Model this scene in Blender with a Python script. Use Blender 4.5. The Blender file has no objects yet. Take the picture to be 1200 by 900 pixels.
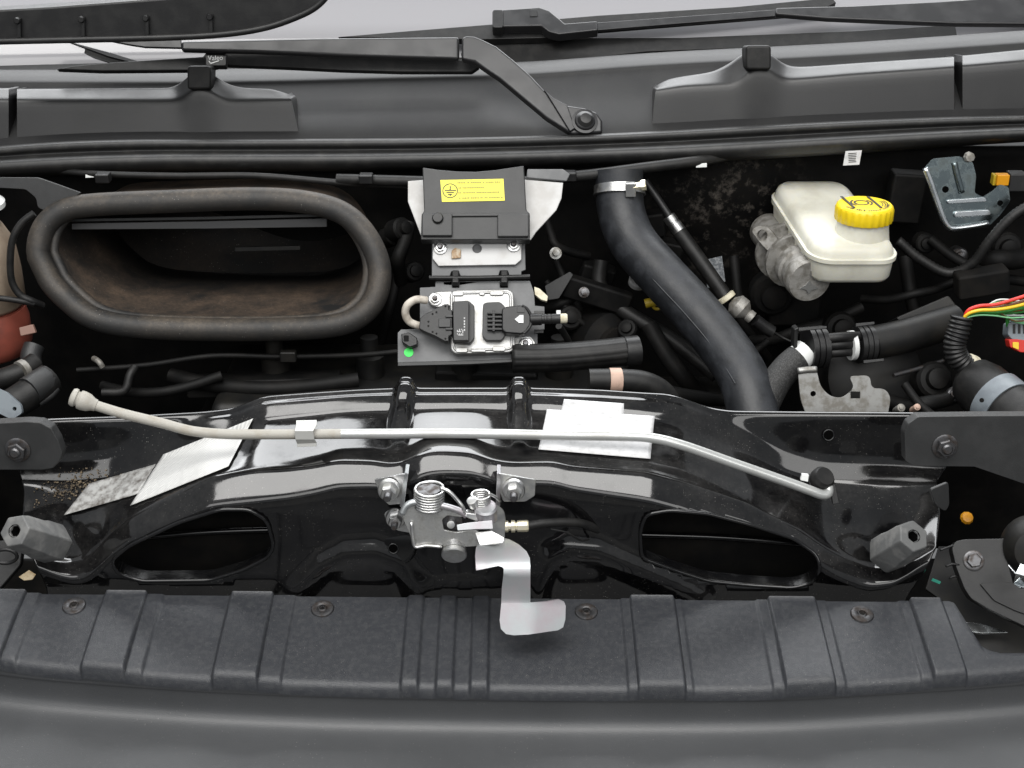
import bpy, bmesh, math, random
import numpy as np
from mathutils import Vector, Matrix
random.seed(7); np.random.seed(7)
scene = bpy.context.scene
C = scene.collection
R = math.radians

# ------------------------------------------------------------ camera, world, lamps, exposure
CAM = Vector((0.0, -1.287, 1.5)); PITCH = R(25.0); FPX = 1666.67
cam_d = bpy.data.cameras.new('camera'); cam_d.lens = 50.0; cam_d.sensor_width = 36.0
cam_d.clip_start = 0.05; cam_d.clip_end = 200.0
cam = bpy.data.objects.new('camera', cam_d); C.objects.link(cam)
cam.location = CAM; cam.rotation_euler = (R(90) - PITCH, 0, 0)
scene.camera = cam
world = bpy.data.worlds.new('World'); scene.world = world; world.use_nodes = True
bg = world.node_tree.nodes['Background']
bg.inputs[0].default_value = (0.93, 0.965, 1.0, 1); bg.inputs[1].default_value = 0.36
def area_lamp(name, loc, target, sx, sy, power, col=(1, 1, 1)):
    d = bpy.data.lights.new(name, 'AREA'); d.shape = 'RECTANGLE'; d.size = sx; d.size_y = sy
    d.energy = power; d.color = col
    o = bpy.data.objects.new(name, d); C.objects.link(o); o.location = loc
    o.rotation_euler = (Vector(target) - Vector(loc)).to_track_quat('-Z', 'Y').to_euler()
    return o
area_lamp('overhead_softbox', (-0.2, -1.0, 3.3), (0, 0.0, 0.8), 3.2, 1.3, 100, (1, 0.985, 0.96))
area_lamp('rear_ceiling_softbox', (0.0, 3.0, 3.8), (0, 0.4, 1.0), 5.0, 2.6, 300, (0.97, 0.985, 1))
area_lamp('front_fill_light', (0.3, -3.8, 3.3), (0, 0.0, 0.9), 7.5, 1.7, 120, (1, 0.99, 0.97))  # added fill from the front, greys the crossmember's rolled edge
scene.view_settings.view_transform = 'Standard'; scene.view_settings.look = 'None'
scene.view_settings.exposure = 0.0; scene.view_settings.gamma = 1.0
scene.cycles.use_denoising = True
scene.cycles.max_bounces = 8

# ------------------------------------------------------------ placing: a point of the photograph put at depth Y (metres behind the panel)
FW = Vector((0, math.cos(PITCH), -math.sin(PITCH))); UP = Vector((0, math.sin(PITCH), math.cos(PITCH)))
def ray(px, py): return FW + Vector((1, 0, 0)) * ((px - 600) / FPX) - UP * ((py - 450) / FPX)
def P(px, py, Y):
    d = ray(px, py); return CAM + d * ((Y - CAM.y) / d.y)
def S(px, py, Y): return (P(px, py, Y) - CAM).dot(FW) / FPX          # metres per photo pixel there
def pl(px, py, Y, tilt=0, yaw=0):                                    # a plane through a point; tilt 0 upright, 90 flat
    t, w = R(tilt), R(yaw)
    return (P(px, py, Y), Vector((math.sin(w) * math.cos(t), -math.cos(w) * math.cos(t), math.sin(t))))
def on(px, py, plane, lift=0.0):
    d = ray(px, py); p0, n = plane
    return CAM + d * ((p0 + n * lift - CAM).dot(n) / d.dot(n))
def up(plane, lift): return (plane[0] + plane[1] * lift, plane[1])

# ------------------------------------------------------------ objects
WORLD = {}
def thing(name, label, cat, loc, group=None):
    o = bpy.data.objects.new(name, None); C.objects.link(o); o.empty_display_size = 0.02
    o.location = loc; WORLD[o] = Vector(loc); o['label'] = label; o['category'] = cat
    if group: o['group'] = group
    return o
def tag(o, label, cat, group=None):
    o['label'] = label; o['category'] = cat
    if group: o['group'] = group
    return o
def obj(name, bm, m, parent=None, bevel=0.0, sharp=32, seg=2, solid=0.0, keep=False):
    me = bpy.data.meshes.new(name)
    if not keep: bmesh.ops.recalc_face_normals(bm, faces=bm.faces)
    lo = Vector((1e9,)*3); hi = Vector((-1e9,)*3)
    for v in bm.verts:
        for k in range(3):
            lo[k] = min(lo[k], v.co[k]); hi[k] = max(hi[k], v.co[k])
    c = (lo + hi) / 2
    bmesh.ops.translate(bm, verts=bm.verts, vec=-c)
    bm.to_mesh(me); bm.free()
    me.polygons.foreach_set('use_smooth', [True] * len(me.polygons))
    if sharp < 180: me.set_sharp_from_angle(angle=R(sharp))
    me.materials.append(m)
    o = bpy.data.objects.new(name, me); C.objects.link(o)
    WORLD[o] = c
    if parent: o.parent = parent; o.location = c - WORLD[parent]
    else: o.location = c
    if solid:
        s = o.modifiers.new('thickness', 'SOLIDIFY'); s.thickness = solid; s.offset = -1
    if bevel:
        b = o.modifiers.new('bevel', 'BEVEL'); b.width = bevel; b.segments = seg; b.limit_method = 'ANGLE'; b.angle_limit = R(35)
        b.harden_normals = True
    return o
def struct(o):
    o['kind'] = 'structure'; return o

# ------------------------------------------------------------ shapes
def rnd(pts, r, n=4):                                                # round the corners of a polygon
    out = []
    m = len(pts)
    rr = r if isinstance(r, (list, tuple)) else [r] * m
    for i in range(m):
        a, b, c = Vector(pts[i - 1]), Vector(pts[i]), Vector(pts[(i + 1) % m])
        u, w = (a - b), (c - b)
        k = min(rr[i], u.length * 0.45, w.length * 0.45)
        if k < 1e-6: out.append(tuple(b)); continue
        p, q = b + u.normalized() * k, b + w.normalized() * k
        for j in range(n + 1):
            t = j / n
            out.append(tuple(p * (1 - t) ** 2 + b * 2 * t * (1 - t) + q * t * t))
    return out
def rect(x0, y0, x1, y1, r=0, n=4):
    p = [(x0, y0), (x1, y0), (x1, y1), (x0, y1)]
    return rnd(p, r, n) if r else p
def circ(x, y, r, n=16, ry=None):
    return [(x + r * math.cos(2 * math.pi * i / n), y + (ry or r) * math.sin(2 * math.pi * i / n)) for i in range(n)]
def prism(bm, loop, vec, holes=()):                                  # fill a 3-D loop (with holes) and extrude it
    es = []
    for lp in [loop] + list(holes):
        vs = [bm.verts.new(p) for p in lp]
        es += [bm.edges.new((vs[i], vs[(i + 1) % len(vs)])) for i in range(len(vs))]
    if holes:
        g = bmesh.ops.triangle_fill(bm, use_beauty=True, use_dissolve=False, edges=es)
        fs = [f for f in g['geom'] if isinstance(f, bmesh.types.BMFace)]
    else:
        fs = [bm.faces.new(vs)]
    g = bmesh.ops.extrude_face_region(bm, geom=fs)
    bmesh.ops.translate(bm, vec=vec, verts=[v for v in g['geom'] if isinstance(v, bmesh.types.BMVert)])
    return bm
def plate(name, outline, plane, t, m, parent, bevel=0.0008, holes=(), lift=0.0, seg=2, sharp=32):
    bm = bmesh.new()
    prism(bm, [on(x, y, plane, lift) for x, y in outline], -plane[1] * t, [[on(x, y, plane, lift) for x, y in h] for h in holes])
    return obj(name, bm, m, parent, bevel, sharp, seg)
def basis(axis):
    a = Vector(axis).normalized()
    h = Vector((0, 0, 1)) if abs(a.z) < 0.9 else Vector((1, 0, 0))
    u = a.cross(h).normalized(); return a, u, a.cross(u)
def lathe(bm, prof, o, axis, seg=24, rot=0.0, sx=1.0):
    a, u, w = basis(axis); rings = []
    for r, h in prof:
        if r <= 1e-7: rings.append([bm.verts.new(Vector(o) + a * h)]); continue
        rings.append([bm.verts.new(Vector(o) + a * h + u * (r * sx * math.cos(rot + 2 * math.pi * i / seg)) + w * (r * math.sin(rot + 2 * math.pi * i / seg))) for i in range(seg)])
    for A, B in zip(rings, rings[1:]):
        for i in range(seg):
            j = (i + 1) % seg
            if len(A) == 1 and len(B) == 1: continue
            if len(A) == 1: bm.faces.new((A[0], B[j], B[i]))
            elif len(B) == 1: bm.faces.new((A[i], A[j], B[0]))
            else: bm.faces.new((A[i], A[j], B[j], B[i]))
    for rg, fl in ((rings[0], True), (rings[-1], False)):
        if len(rg) > 1: bm.faces.new(rg[::-1] if fl else rg)
    return bm
def spline(pts, n=8):
    pts = [Vector(p) for p in pts]
    q = [pts[0] * 2 - pts[1]] + pts + [pts[-1] * 2 - pts[-2]]
    out = []
    for i in range(1, len(q) - 2):
        a, b, c, d = q[i - 1:i + 3]
        for k in range(n):
            t = k / n
            out.append(0.5 * ((2 * b) + (c - a) * t + (2 * a - 5 * b + 4 * c - d) * t * t + (3 * b - a - 3 * c + d) * t ** 3))
    out.append(pts[-1]); return out
def tube(bm, pts, r, seg=14, n=8, closed=False, rfun=None, flat=1.0):
    if closed:
        m = len(pts); ext = [pts[-1]] + list(pts) + [pts[0]]
        path = spline(ext, n)[n:-n] if n > 1 else [Vector(p) for p in pts]
        if n > 1: path = path[:-1] if (path[0] - path[-1]).length < 1e-6 else path
    else: path = spline(pts, n) if n > 1 else [Vector(p) for p in pts]
    N = len(path); rings = []
    t0 = (path[1] - path[0]).normalized(); _, u, _ = basis(t0)
    for i in range(N):
        a = path[i - 1] if (i > 0 or closed) else path[0]; b = path[(i + 1) % N] if (i < N - 1 or closed) else path[-1]
        t = (b - a).normalized(); u = (u - t * u.dot(t)).normalized(); w = t.cross(u)
        rr = r[min(i, len(r) - 1)] if isinstance(r, (list, tuple)) else r
        if rfun: rr = rfun(i / (N - 1)) * rr
        rings.append([bm.verts.new(path[i] + u * rr * math.cos(2 * math.pi * k / seg) + w * rr * flat * math.sin(2 * math.pi * k / seg)) for k in range(seg)])
    prs = list(zip(rings, rings[1:])) + ([(rings[-1], rings[0])] if closed else [])
    for A, B in prs:
        for k in range(seg):
            j = (k + 1) % seg; bm.faces.new((A[k], A[j], B[j], B[k]))
    if not closed: bm.faces.new(rings[0][::-1]); bm.faces.new(rings[-1])
    return bm
def hose(name, pts, rpx, m, parent, n=8, seg=14, rfun=None, sharp=60):      # pts = (px, py, Y)
    q = [P(*p) for p in pts]; r = rpx * S(*pts[len(pts) // 2])
    return obj(name, tube(bmesh.new(), q, r, seg, n, rfun=rfun), m, parent, sharp=sharp)
def box(bm, c, sx, sy, sz, rot=None):
    M = rot or Matrix.Identity(3)
    vs = [bm.verts.new(Vector(c) + M @ Vector((a * sx / 2, b * sy / 2, d * sz / 2))) for a in (-1, 1) for b in (-1, 1) for d in (-1, 1)]
    for f in ((0, 1, 3, 2), (4, 6, 7, 5), (0, 4, 5, 1), (2, 3, 7, 6), (0, 2, 6, 4), (1, 5, 7, 3)): bm.faces.new([vs[i] for i in f])
    return bm
def ip(poly, x):
    if not isinstance(poly, (list, tuple)): return np.full_like(x, float(poly))
    return np.interp(x, [p[0] for p in poly], [p[1] for p in poly])
def gsm(a, k):
    if k <= 0: return a
    w = np.exp(-0.5 * (np.arange(-3 * k, 3 * k + 1) / k) ** 2); w /= w.sum()
    return np.convolve(np.pad(a, 3 * k, mode='edge'), w, mode='valid')
def grid_bm(G):
    ny, nx = len(G), len(G[0]); bm = bmesh.new()
    V = [[bm.verts.new(G[j][i]) for i in range(nx)] for j in range(ny)]
    for j in range(ny - 1):
        for i in range(nx - 1): bm.faces.new((V[j][i], V[j + 1][i], V[j + 1][i + 1], V[j][i + 1]))
    return bm, V
def loft(rows, x0, x1, step, nsub=4, vsm=2, xsm=2):                  # rows of (py polyline, Y polyline): lofted and smoothed between
    xs = np.arange(x0, x1 + 0.1, step)
    py = np.array([gsm(ip(a, xs), xsm) for a, b in rows]); Y = np.array([gsm(ip(b, xs), xsm) for a, b in rows])
    ns = nsub if isinstance(nsub, list) else [nsub] * (len(rows) - 1)
    A, B = [], []
    for j, k in enumerate(ns):
        for t in range(k):
            f = t / k; A.append(py[j] * (1 - f) + py[j + 1] * f); B.append(Y[j] * (1 - f) + Y[j + 1] * f)
    A.append(py[-1]); B.append(Y[-1]); A = np.array(A); B = np.array(B)
    for _ in range(vsm):
        A[1:-1] = 0.25 * A[:-2] + 0.5 * A[1:-1] + 0.25 * A[2:]; B[1:-1] = 0.25 * B[:-2] + 0.5 * B[1:-1] + 0.25 * B[2:]
    return xs, A, B
def text(name, s, size, o, xd, yd, m, parent):
    cu = bpy.data.curves.new('t', 'FONT'); cu.body = s; cu.size = size; cu.align_x = 'CENTER'; cu.align_y = 'CENTER'
    t = bpy.data.objects.new('t', cu); me = bpy.data.meshes.new_from_object(t)
    bpy.data.objects.remove(t); bpy.data.curves.remove(cu)
    xd = Vector(xd).normalized(); zd = xd.cross(Vector(yd)).normalized(); yd = zd.cross(xd)
    bm = bmesh.new(); bm.from_mesh(me); bpy.data.meshes.remove(me)
    for v in bm.verts: v.co = Vector(o) + xd * v.co.x + yd * v.co.y + zd * v.co.z
    return obj(name, bm, m, parent)

# ------------------------------------------------------------ materials
MATS = {}
def mat(name, col, rough=0.5, metal=0.0, col2=None, ns=30, lo=0.45, hi=0.62, bump=0.0, bs=400, coat=0.0, dust=0.0, dcol=(0.16, 0.135, 0.105), rv=0.0, sss=0.0, spec=0.5, trans=0.0, speck=0.0, sps=900, detail=6):
    m = bpy.data.materials.new(name); m.use_nodes = True; nt = m.node_tree; N = nt.nodes; L = nt.links
    b = N['Principled BSDF']
    b.inputs['Base Color'].default_value = (*col, 1); b.inputs['Roughness'].default_value = rough
    b.inputs['Metallic'].default_value = metal; b.inputs['Coat Weight'].default_value = coat
    b.inputs['Coat Roughness'].default_value = 0.06; b.inputs['Specular IOR Level'].default_value = spec
    b.inputs['Transmission Weight'].default_value = trans
    if sss: b.inputs['Subsurface Weight'].default_value = sss; b.inputs['Subsurface Radius'].default_value = (0.012, 0.01, 0.006)
    geo = N.new('ShaderNodeNewGeometry')
    def noise(scale, det=detail, w=0.6):
        t = N.new('ShaderNodeTexNoise'); t.inputs['Scale'].default_value = scale; t.inputs['Detail'].default_value = det
        t.inputs['Roughness'].default_value = w; L.new(geo.outputs['Position'], t.inputs['Vector']); return t
    def ramp(src, a, c):
        r = N.new('ShaderNodeMapRange'); r.inputs['From Min'].default_value = a; r.inputs['From Max'].default_value = c
        L.new(src, r.inputs['Value']); return r.outputs['Result']
    def mix(fac, A, B):
        x = N.new('ShaderNodeMix'); x.data_type = 'RGBA'; L.new(fac, x.inputs[0])
        if isinstance(A, tuple): x.inputs[6].default_value = (*A, 1)
        else: L.new(A, x.inputs[6])
        if isinstance(B, tuple): x.inputs[7].default_value = (*B, 1)
        else: L.new(B, x.inputs[7])
        return x.outputs[2]
    def math_(op, a, c):
        x = N.new('ShaderNodeMath'); x.operation = op
        for i, v in enumerate((a, c)):
            if isinstance(v, (int, float)): x.inputs[i].default_value = v
            else: L.new(v, x.inputs[i])
        return x.outputs[0]
    cur = None; n1 = None
    if col2 or rv:
        n1 = noise(ns); f = ramp(n1.outputs['Fac'], lo, hi)
        if col2: cur = mix(f, col, col2)
        if rv:
            rr = N.new('ShaderNodeMapRange'); rr.inputs['To Min'].default_value = rough; rr.inputs['To Max'].default_value = rough + rv
            L.new(f, rr.inputs['Value']); L.new(rr.outputs['Result'], b.inputs['Roughness'])
    if dust:
        sep = N.new('ShaderNodeSeparateXYZ'); L.new(geo.outputs['Normal'], sep.inputs[0])
        u = ramp(sep.outputs['Z'], 0.1, 0.9); f = ramp(noise(14, 8, 0.7).outputs['Fac'], 0.38, 0.66)
        g = ramp(noise(260, 4, 0.7).outputs['Fac'], 0.35, 0.65)
        k = math_('MULTIPLY', math_('MULTIPLY', math_('ADD', math_('MULTIPLY', u, 0.75), 0.25), f), math_('ADD', math_('MULTIPLY', g, 0.6), 0.4))
        k = math_('MULTIPLY', k, dust); cur = mix(k, cur if cur else col, dcol)
    if speck:
        v = N.new('ShaderNodeTexVoronoi'); v.inputs['Scale'].default_value = sps; L.new(geo.outputs['Position'], v.inputs['Vector'])
        s1 = ramp(v.outputs['Distance'], 0.22, 0.08); s2 = ramp(noise(35).outputs['Fac'], 0.42, 0.62)
        sc = N.new('ShaderNodeSeparateColor'); L.new(v.outputs['Color'], sc.inputs[0])
        s3 = ramp(sc.outputs[0], 0.7, 0.95)
        k = math_('MULTIPLY', math_('MULTIPLY', math_('MULTIPLY', s1, s2), s3), speck); cur = mix(k, cur if cur else col, (0.4, 0.38, 0.35))
    if cur: L.new(cur, b.inputs['Base Color'])
    if bump:
        bn = N.new('ShaderNodeBump'); bn.inputs['Strength'].default_value = bump; bn.inputs['Distance'].default_value = 0.001
        L.new(noise(bs, 3).outputs['Fac'], bn.inputs['Height']); L.new(bn.outputs[0], b.inputs['Normal'])
    MATS[name] = m; return m
grain   = mat('grained black plastic', (0.030, 0.032, 0.037), 0.37, col2=(0.042, 0.044, 0.048), ns=170, bump=0.45, bs=1000, speck=0.55, sps=480)
fascia  = mat('grey black fascia plastic', (0.052, 0.054, 0.057), 0.38, col2=(0.062, 0.064, 0.067), ns=9, lo=0.35, hi=0.7, bump=0.25, bs=1000, speck=0.35, sps=330)
paint   = mat('gloss black paint', (0.0035, 0.0035, 0.004), 0.10, col2=(0.006, 0.006, 0.006), ns=25, rv=0.10, coat=0.3, speck=0.5, sps=700)
paint2  = mat('dusty gloss black paint', (0.0022, 0.0022, 0.0026), 0.085, coat=0.4, col2=(0.004, 0.004, 0.004), ns=40, lo=0.5, hi=0.75, rv=0.16, dust=0.20, dcol=(0.12, 0.115, 0.11), speck=0.9, sps=600, bump=0.04, bs=150)
plastic = mat('black plastic', (0.009, 0.009, 0.0095), 0.40, spec=0.4, col2=(0.015, 0.015, 0.015), ns=40, bump=0.12, bs=700)
cowlm   = mat('satin cowl plastic', (0.012, 0.012, 0.0125), 0.34, col2=(0.016, 0.016, 0.016), ns=10, bump=0.12, bs=900, rv=0.08)
cowlp   = mat('matt cowl plastic', (0.014, 0.014, 0.0145), 0.46, spec=0.28, col2=(0.019, 0.019, 0.019), ns=12, bump=0.15, bs=900, speck=0.3)
dark    = mat('dark dull plastic', (0.006, 0.006, 0.006), 0.5, col2=(0.013, 0.012, 0.010), ns=25, spec=0.35)  # darker than black plastic: bay shade put into the colour
deep    = mat('shade black bay metal', (0.003, 0.003, 0.003), 0.75, col2=(0.008, 0.007, 0.006), ns=22, spec=0.2)  # the bay's deep shade put into the colour
bayshade    = mat('soot black hose', (0.004, 0.004, 0.004), 0.6, spec=0.2, col2=(0.008, 0.0075, 0.007), ns=40)  # blackened in colour for the shade deep in the bay
rubber  = mat('black rubber', (0.007, 0.007, 0.007), 0.50, spec=0.35, col2=(0.014, 0.0135, 0.013), ns=60, bump=0.15, bs=500)
seal    = mat('weathered seal rubber', (0.016, 0.016, 0.016), 0.45, col2=(0.035, 0.034, 0.032), ns=45, lo=0.5, hi=0.75, bump=0.2, bs=300, speck=0.5)
dustrub = mat('dusty rubber', (0.017, 0.017, 0.017), 0.6, bump=0.2, bs=350, dust=0.95, dcol=(0.125, 0.100, 0.075), speck=0.9, sps=420)
dustduct= mat('dusty duct plastic', (0.008, 0.008, 0.008), 0.7, dust=0.9, dcol=(0.125, 0.086, 0.058), speck=0.9, sps=380)
greyrub = mat('worn grey rubber', (0.10, 0.102, 0.102), 0.62, col2=(0.17, 0.17, 0.166), ns=40, bump=0.3, bs=220)
grey    = mat('grey bracket metal', (0.10, 0.102, 0.105), 0.55, col2=(0.14, 0.142, 0.145), ns=25, bump=0.1, bs=600)
dgrey   = mat('dark grey moulded plastic', (0.019, 0.0195, 0.020), 0.48, col2=(0.025, 0.0255, 0.026), ns=40, bump=0.15, bs=800)
zinc    = mat('zinc plated steel', (0.62, 0.62, 0.62), 0.30, 1.0, col2=(0.50, 0.50, 0.48), ns=90, rv=0.18, bump=0.08, bs=700)
zincw   = mat('bright iridescent zinc', (0.45, 0.47, 0.48), 0.44, 0.9, col2=(0.46, 0.40, 0.43), ns=28, lo=0.42, hi=0.7, rv=0.1, bump=0.05, bs=600)
zincd   = mat('dull zinc', (0.34, 0.34, 0.33), 0.45, 0.9, col2=(0.22, 0.21, 0.19), ns=70, rv=0.15)
steeld  = mat('dark steel', (0.12, 0.12, 0.125), 0.4, 0.9, col2=(0.07, 0.06, 0.055), ns=120, rv=0.2)
chrome  = mat('polished steel', (0.82, 0.85, 0.86), 0.16, 1.0, col2=(0.42, 0.45, 0.47), ns=50, rv=0.15)
bracketm= mat('tarnished plated bracket', (0.20, 0.24, 0.25), 0.18, 1.0, col2=(0.12, 0.14, 0.14), ns=60, rv=0.3)
alu     = mat('cast aluminium', (0.42, 0.42, 0.415), 0.45, 0.75, col2=(0.34, 0.335, 0.32), ns=80, bump=0.15, bs=600)
oldalu  = mat('corroded aluminium', (0.33, 0.32, 0.30), 0.55, 0.5, col2=(0.18, 0.17, 0.15), ns=70, bump=0.4, bs=300)
whitep  = mat('white painted plate', (0.50, 0.50, 0.495), 0.45, col2=(0.43, 0.42, 0.405), ns=30, rv=0.1)
rodm    = mat('pale painted rod', (0.52, 0.53, 0.52), 0.32, 0.55, col2=(0.44, 0.44, 0.42), ns=25, rv=0.1, bump=0.1, bs=400)
rodold  = mat('chalky worn rod paint', (0.36, 0.345, 0.31), 0.5, col2=(0.30, 0.27, 0.22), ns=70, lo=0.5, hi=0.75, bump=0.25, bs=300)
cream   = mat('translucent cream plastic', (0.66, 0.65, 0.57), 0.45, col2=(0.55, 0.535, 0.455), ns=16, sss=0.45)
creamd  = mat('stained tank plastic', (0.27, 0.215, 0.16), 0.5, col2=(0.20, 0.15, 0.11), ns=18, sss=0.05)
redtank = mat('red coolant tank plastic', (0.24, 0.060, 0.040), 0.5, col2=(0.15, 0.045, 0.032), ns=20, sss=0.05)
yellow  = mat('yellow cap plastic', (0.83, 0.60, 0.012), 0.38, col2=(0.78, 0.55, 0.012), ns=40)
stick_y = mat('yellow sticker', (0.86, 0.78, 0.05), 0.45)
ink     = mat('black ink', (0.02, 0.02, 0.018), 0.5)
inkgrey = mat('grey ink', (0.26, 0.23, 0.05), 0.5)
inkpale = mat('pale ink', (0.5, 0.5, 0.5), 0.5)
paper   = mat('white label paper', (0.54, 0.54, 0.545), 0.36, col2=(0.40, 0.40, 0.40), ns=140, lo=0.48, hi=0.75)
tapew   = mat('cream tape', (0.62, 0.58, 0.45), 0.6, col2=(0.5, 0.45, 0.32), ns=120, bump=0.3, bs=400)
whitec  = mat('white plastic clip', (0.66, 0.67, 0.66), 0.4)
green   = mat('green paint dot', (0.04, 0.72, 0.10), 0.5)
brass   = mat('pale plated brass', (0.78, 0.72, 0.52), 0.3, 0.6, col2=(0.74, 0.7, 0.6), ns=120)
amber   = mat('amber plastic', (0.65, 0.28, 0.01), 0.4)
yellowd = mat('ochre plastic', (0.42, 0.30, 0.02), 0.45)
pinkish = mat('faded copper tape', (0.48, 0.33, 0.26), 0.55, col2=(0.4, 0.28, 0.22), ns=150)
bluegrey= mat('blue grey plastic', (0.17, 0.195, 0.215), 0.42, col2=(0.14, 0.16, 0.18), ns=60)
hosem   = mat('blue black hose rubber', (0.009, 0.010, 0.012), 0.46, col2=(0.018, 0.020, 0.024), ns=35, rv=0.14, bump=0.18, bs=260, speck=0.6, dust=0.30, dcol=(0.075, 0.08, 0.09))
brown   = mat('rust brown pad', (0.30, 0.19, 0.10), 0.6, col2=(0.45, 0.38, 0.28), ns=160)
glassm  = mat('windscreen glass with painted reflection', (0.30, 0.297, 0.31), 0.12, coat=0.5, spec=0.4)  # pale base colour stands in for the reflected white overhead
wiperm  = mat('satin wiper black', (0.012, 0.012, 0.013), 0.34, rv=0.08, col2=(0.015, 0.015, 0.016), ns=30)
def wirem(n, c): return mat(n, c, 0.4)
void    = mat('painted hole shade', (0.001, 0.001, 0.001), 1.0, spec=0.05)  # near black: shade inside holes put into the colour
W = dict(red=wirem('red wire', (0.62, 0.03, 0.02)), brn=wirem('brown wire', (0.17, 0.07, 0.03)), yel=wirem('yellow wire', (0.75, 0.5, 0.02)),
         grn=wirem('green wire', (0.03, 0.24, 0.03)), blu=wirem('blue wire', (0.04, 0.05, 0.35)), wht=wirem('white wire', (0.6, 0.62, 0.6)), lgr=wirem('pale green wire', (0.2, 0.5, 0.25)))
# halftone print of the lined label, braided sleeve
def pattern(m, scale, c2, wave=True, rot=0.6):
    nt = m.node_tree; N = nt.nodes; L = nt.links; b = N['Principled BSDF']
    g = N.new('ShaderNodeNewGeometry'); mp = N.new('ShaderNodeMapping'); mp.inputs['Rotation'].default_value = (0.5, 0, rot)
    L.new(g.outputs['Position'], mp.inputs[0])
    t = N.new('ShaderNodeTexWave'); t.bands_direction = 'Y'; t.inputs['Scale'].default_value = scale; t.inputs['Distortion'].default_value = 0.0
    L.new(mp.outputs[0], t.inputs[0])
    n = N.new('ShaderNodeTexNoise'); n.inputs['Scale'].default_value = 900; L.new(g.outputs['Position'], n.inputs[0])
    mm = N.new('ShaderNodeMath'); mm.operation = 'MULTIPLY'; L.new(t.outputs['Fac'], mm.inputs[0]); L.new(n.outputs['Fac'], mm.inputs[1])
    x = N.new('ShaderNodeMix'); x.data_type = 'RGBA'; L.new(mm.outputs[0], x.inputs[0])
    src = b.inputs['Base Color'].links
    if src: L.new(src[0].from_socket, x.inputs[6])
    else: x.inputs[6].default_value = b.inputs['Base Color'].default_value
    x.inputs[7].default_value = (*c2, 1)
    L.new(x.outputs[2], b.inputs['Base Color'])
printed = mat('printed label paper', (0.60, 0.60, 0.585), 0.5); pattern(printed, 100, (0.25, 0.25, 0.25), rot=-0.45)
wornlab = mat('worn dirty label', (0.42, 0.42, 0.41), 0.6, col2=(0.10, 0.09, 0.08), ns=110, lo=0.40, hi=0.66, bump=0.3, bs=250)

# ------------------------------------------------------------ the setting: floor of the hall, the dark tub of the bay
bm = bmesh.new(); v = [bm.verts.new(p) for p in ((-30, -30, 0), (30, -30, 0), (30, 30, 0), (-30, 30, 0))]; bm.faces.new(v)
struct(obj('floor', bm, mat('dark hall floor', (0.10, 0.10, 0.10), 0.6, col2=(0.13, 0.13, 0.125), ns=3), sharp=180))
bm = bmesh.new()
nx, nz = 90, 40; G = []
for j in range(nz + 1):
    row = []
    for i in range(nx + 1):
        x = -0.85 + 1.7 * i / nx; z = 0.35 + 0.635 * j / nz
        y = 0.575 - 0.035 * math.exp(-((x - 0.27) / 0.10) ** 2 - ((z - 0.93) / 0.09) ** 2) + 0.012 * math.sin(x * 17) * math.sin(z * 13)
        row.append(Vector((x, y, z)))
    G.append(row)
bm, _ = grid_bm(G)
bulk = mat('shade black bulkhead', (0.0035, 0.0035, 0.0035), 0.65, col2=(0.007, 0.0065, 0.006), ns=16, bump=0.6, bs=60, spec=0.12)  # near black base colour carries the bay's shade
def dirt_spot(m, c, r, col):                                          # mud splashed over one place of the panel
    nt = m.node_tree; N = nt.nodes; L = nt.links; b = N['Principled BSDF']; g = N.new('ShaderNodeNewGeometry')
    d = N.new('ShaderNodeVectorMath'); d.operation = 'DISTANCE'; d.inputs[1].default_value = c; L.new(g.outputs['Position'], d.inputs[0])
    a = N.new('ShaderNodeMapRange'); a.inputs['From Min'].default_value = r; a.inputs['From Max'].default_value = r * 0.25; L.new(d.outputs['Value'], a.inputs['Value'])
    n = N.new('ShaderNodeTexNoise'); n.inputs['Scale'].default_value = 45; n.inputs['Detail'].default_value = 8; n.inputs['Roughness'].default_value = 0.75; L.new(g.outputs['Position'], n.inputs[0])
    q = N.new('ShaderNodeMapRange'); q.inputs['From Min'].default_value = 0.52; q.inputs['From Max'].default_value = 0.72; L.new(n.outputs['Fac'], q.inputs['Value'])
    k = N.new('ShaderNodeMath'); k.operation = 'MULTIPLY'; L.new(a.outputs[0], k.inputs[0]); L.new(q.outputs[0], k.inputs[1])
    x = N.new('ShaderNodeMix'); x.data_type = 'RGBA'; L.new(k.outputs[0], x.inputs[0]); L.new(b.inputs['Base Color'].links[0].from_socket, x.inputs[6]); x.inputs[7].default_value = (*col, 1)
    L.new(x.outputs[2], b.inputs['Base Color'])
dirt_spot(bulk, P(858, 252, 0.54), 0.13, (0.13, 0.115, 0.10))
struct(obj('bulkhead_wall', bm, bulk, sharp=180, solid=0.004))
for nm, sx in (('bay_side_left', -1), ('bay_side_right', 1)):
    struct(obj(nm, box(bmesh.new(), (sx * 0.86, 0.2, 0.5), 0.02, 0.78, 0.88), deep))
struct(obj('bay_undertray', box(bmesh.new(), (0, 0.2, 0.33), 1.68, 0.74, 0.02), deep))

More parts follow.
